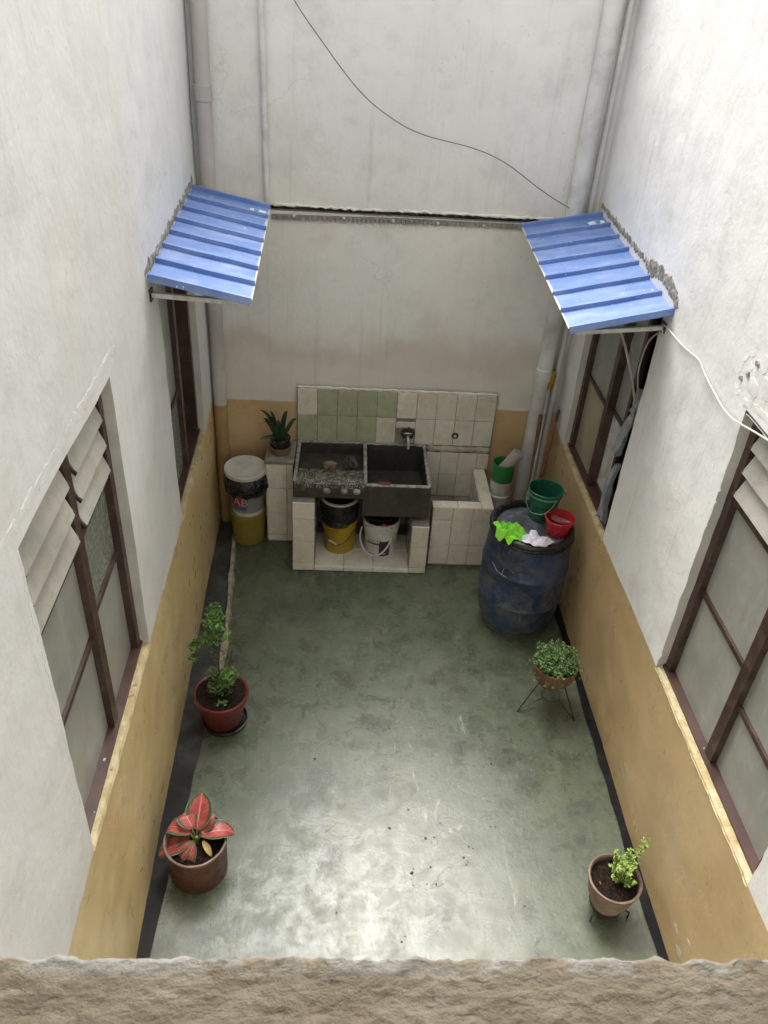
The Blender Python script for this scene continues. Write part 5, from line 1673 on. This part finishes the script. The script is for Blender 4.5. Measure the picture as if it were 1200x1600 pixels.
# bowl of clover-like plant on its wire stand
p3 = (1.445, 3.70, 0.0)
sd1 = thing('plant_stand', p3, 'thin three legged black wire stand under the clover bowl', 'plant stand', None)
L3 = [(1.232, 3.618), (1.607, 3.545), (1.490, 3.925)]
mb = MB(); mb.tube([(p3[0] + .10 * math.cos(a * PI / 12), p3[1] + .10 * math.sin(a * PI / 12), .235) for a in range(24)], .004, 6, closed=True); mb.build('top_ring', M['iron'], sd1)
mb = MB(); mb.tube([(p3[0] + .022 + .062 * math.cos(a * PI / 12), p3[1] + .01 + .062 * math.sin(a * PI / 12), .07) for a in range(24)], .0035, 6, closed=True); mb.build('lower_ring', M['iron'], sd1)
for (x, y) in L3:
    v = Vector((x - p3[0], y - p3[1], 0)); n_ = v.normalized()
    mb = MB(); mb.tube([Vector(p3) + n_ * .10 + Vector((0, 0, .235)), (x, y, .006), Vector(p3) + Vector((.022, .01, .07)) + n_ * .062], .0046, 6); mb.build('leg', M['iron'], sd1)
pt3 = thing('potted_plant', (p3[0], p3[1], .2), 'bushy small leaved green plant overflowing a brown bowl on a wire stand', 'potted plant')
mb = MB(); mb.lathe([(0, .195), (.06, .197), (.10, .225), (.135, .29), (.146, .36), (.150, .385), (.147, .392), (.140, .388), (.134, .34), (0, .33)], p3, 44); mb.build('pot', M['terra_dusty'], pt3)
soil_top(pt3, p3, .136, .358, 14.0)
rnd = random.Random(5)
mb = MB(); tips = []
for q in range(250):
    a = rnd.random() * 6.28; r0 = .12 * math.sqrt(rnd.random()); r1 = r0 + rnd.uniform(.0, .055)
    z1 = .40 + rnd.uniform(.0, .15) * (1.1 - r0 / .16) * (.75 + .5 * nz(3 * math.cos(a), 3 * math.sin(a), 2.0))
    A_ = Vector((p3[0] + r0 * math.cos(a), p3[1] + r0 * math.sin(a), .355)); B_ = Vector((p3[0] + r1 * math.cos(a), p3[1] + r1 * math.sin(a), z1))
    mb.tube([A_, A_.lerp(B_, .5) + Vector((rnd.gauss(0, .006), rnd.gauss(0, .006), .01)), B_], .0012, 3)
    for f in (.45, .7, .85, 1.0):
        c_ = A_.lerp(B_, f)
        for _ in range(3): tips.append(c_ + Vector((rnd.gauss(0, .008), rnd.gauss(0, .008), rnd.gauss(0, .004))))
for q in range(14):
    a = rnd.uniform(2.6, 6.0); A_ = Vector((p3[0] + .145 * math.cos(a), p3[1] + .145 * math.sin(a), .392)); B_ = A_ + Vector((.03 * math.cos(a), .03 * math.sin(a), -rnd.uniform(.02, .07)))
    mb.tube([A_, A_.lerp(B_, .4) + Vector((.012 * math.cos(a), .012 * math.sin(a), .012)), B_], .0012, 3); tips += [B_ + Vector((rnd.gauss(0, .006),) * 3) for _ in range(4)]
o = mb.build('stems', M['stem_green'], pt3, smooth=0, fix=False); o['kind'] = 'stuff'
mb = MB(); little_leaves(mb, tips, .0074, rnd, .55); o = mb.build('foliage', M['leaf_clover'], pt3, smooth=0, fix=False); o['kind'] = 'stuff'

# old clay pot with a small jade-like shrub, on a low stand
p4 = (1.482, 2.272, 0.0)
sd2 = thing('plant_stand', p4, 'low black iron stand under the lichen stained clay pot', 'plant stand')
mb = MB(); mb.tube([(p4[0] + .085 * math.cos(a * PI / 12), p4[1] + .085 * math.sin(a * PI / 12), .055) for a in range(24)], .005, 6, closed=True); mb.build('ring', M['iron'], sd2)
for a in (-2.45, -.5, 1.6):
    mb = MB(); mb.tube([(p4[0] + .085 * math.cos(a), p4[1] + .085 * math.sin(a), .06), (p4[0] + .125 * math.cos(a), p4[1] + .125 * math.sin(a), .05), (p4[0] + .125 * math.cos(a), p4[1] + .125 * math.sin(a), .003)], .005, 6); mb.build('leg', M['iron'], sd2)
pt4 = thing('potted_plant', (p4[0], p4[1], .06), 'small yellow green bush in an old lichen stained clay pot', 'potted plant')
mb = MB(); mb.lathe([(0, .06), (.080, .06), (.088, .066), (.112, .14), (.128, .22), (.134, .262), (.137, .27)], p4, 48); mb.build('pot', M['terra_old'], pt4)
mb = MB(); mb.shell([(.133, .255), (.139, .263), (.139, .276), (.131, .279), (.124, .270), (.121, .20)], p4, 48); mb.build('pot_rim', M['pot_rim'], pt4)
soil_top(pt4, p4, .123, .240, 19.0)
rnd = random.Random(8)
mb = MB(); tips = []
bc = Vector((p4[0] + .045, p4[1] + .015, .232))
for q in range(46):
    a = rnd.random() * 6.28; lean = rnd.uniform(0, .075); h = rnd.uniform(.06, .17)
    B_ = bc + Vector((lean * math.cos(a), lean * math.sin(a), h)); A_ = bc + Vector((lean * .35 * math.cos(a), lean * .35 * math.sin(a), 0))
    mb.tube([A_, A_.lerp(B_, .6), B_], [.003, .0022, .0014], 4)
    for f in (.35, .5, .62, .74, .86, .95, 1.03):
        for _ in range(3): tips.append(A_.lerp(B_, f) + Vector((rnd.gauss(0, .009), rnd.gauss(0, .009), rnd.gauss(0, .004))))
A_ = bc + Vector((.02, .02, 0)); B_ = bc + Vector((.085, .055, .26))
mb.tube([A_, A_.lerp(B_, .5) + Vector((.008, 0, 0)), B_], [.004, .003, .002], 5)
for f in (.55, .62, .68, .74, .80, .85, .9, .94, .98, 1.02):
    for _ in range(5): tips.append(A_.lerp(B_, f) + Vector((rnd.gauss(0, .013), rnd.gauss(0, .013), rnd.gauss(0, .006))))
o = mb.build('stems', M['stem_green'], pt4, smooth=0, fix=False); o['kind'] = 'stuff'
mb = MB(); little_leaves(mb, tips, .0098, rnd, .55); o = mb.build('foliage', M['leaf_jade'], pt4, smooth=0, fix=False); o['kind'] = 'stuff'
mb = MB(); mb.tube([(p4[0] - .075, p4[1] + .0, .240), (p4[0] - .068, p4[1] - .03, .238)], .003, 5); mb.build('dry_twig', M['dry_leaf'], pt4)

# strap leaved plant on the tiled block
p5 = (-.505, 5.60, .792)
pt5 = thing('potted_plant', p5, 'dark strap leaved plant in terracotta dish on the tiled block', 'potted plant')
mb = MB(); mb.lathe([(0, 0), (.068, 0), (.075, .004), (.088, .06), (.092, .066), (.086, .068), (.078, .05), (0, .045)], p5, 36); mb.build('dish', M['terra_dusty'], pt5)
mb = MB(); mb.lathe([(0, .03), (.066, .03), (.078, .13), (.083, .134), (.079, .139), (.072, .13), (0, .118)], p5, 36); mb.build('inner_pot', M['black_plastic'], pt5)
rnd = random.Random(3)
for k in range(13):
    a = k * 2.4; rise = 1.3 + 1.2 * rnd.random()
    L = rnd.uniform(.20, .36)
    d = Vector((math.cos(a) * .8, math.sin(a) * .6, rise))
    if k == 0: d = Vector((-.60, -.1, 1.35)); L = .47
    if k == 1: d = Vector((-.25, -.1, 1.5)); L = .42
    if k == 2: d = Vector((.22, .0, 1.5)); L = .40
    if k == 3: d = Vector((-1, -.35, .35)); L = .20
    mb = MB(); blade(mb, (p5[0] + .02 * math.cos(a), p5[1] + .02 * math.sin(a), p5[2] + .12), d, Vector((0, -1, .4)), L, rnd.uniform(.013, .020), .35 + .3 * rnd.random(), .3, 4, 10, .75)
    mb.build('leaf', M['leaf_dark'], pt5, smooth=60, fix=False)
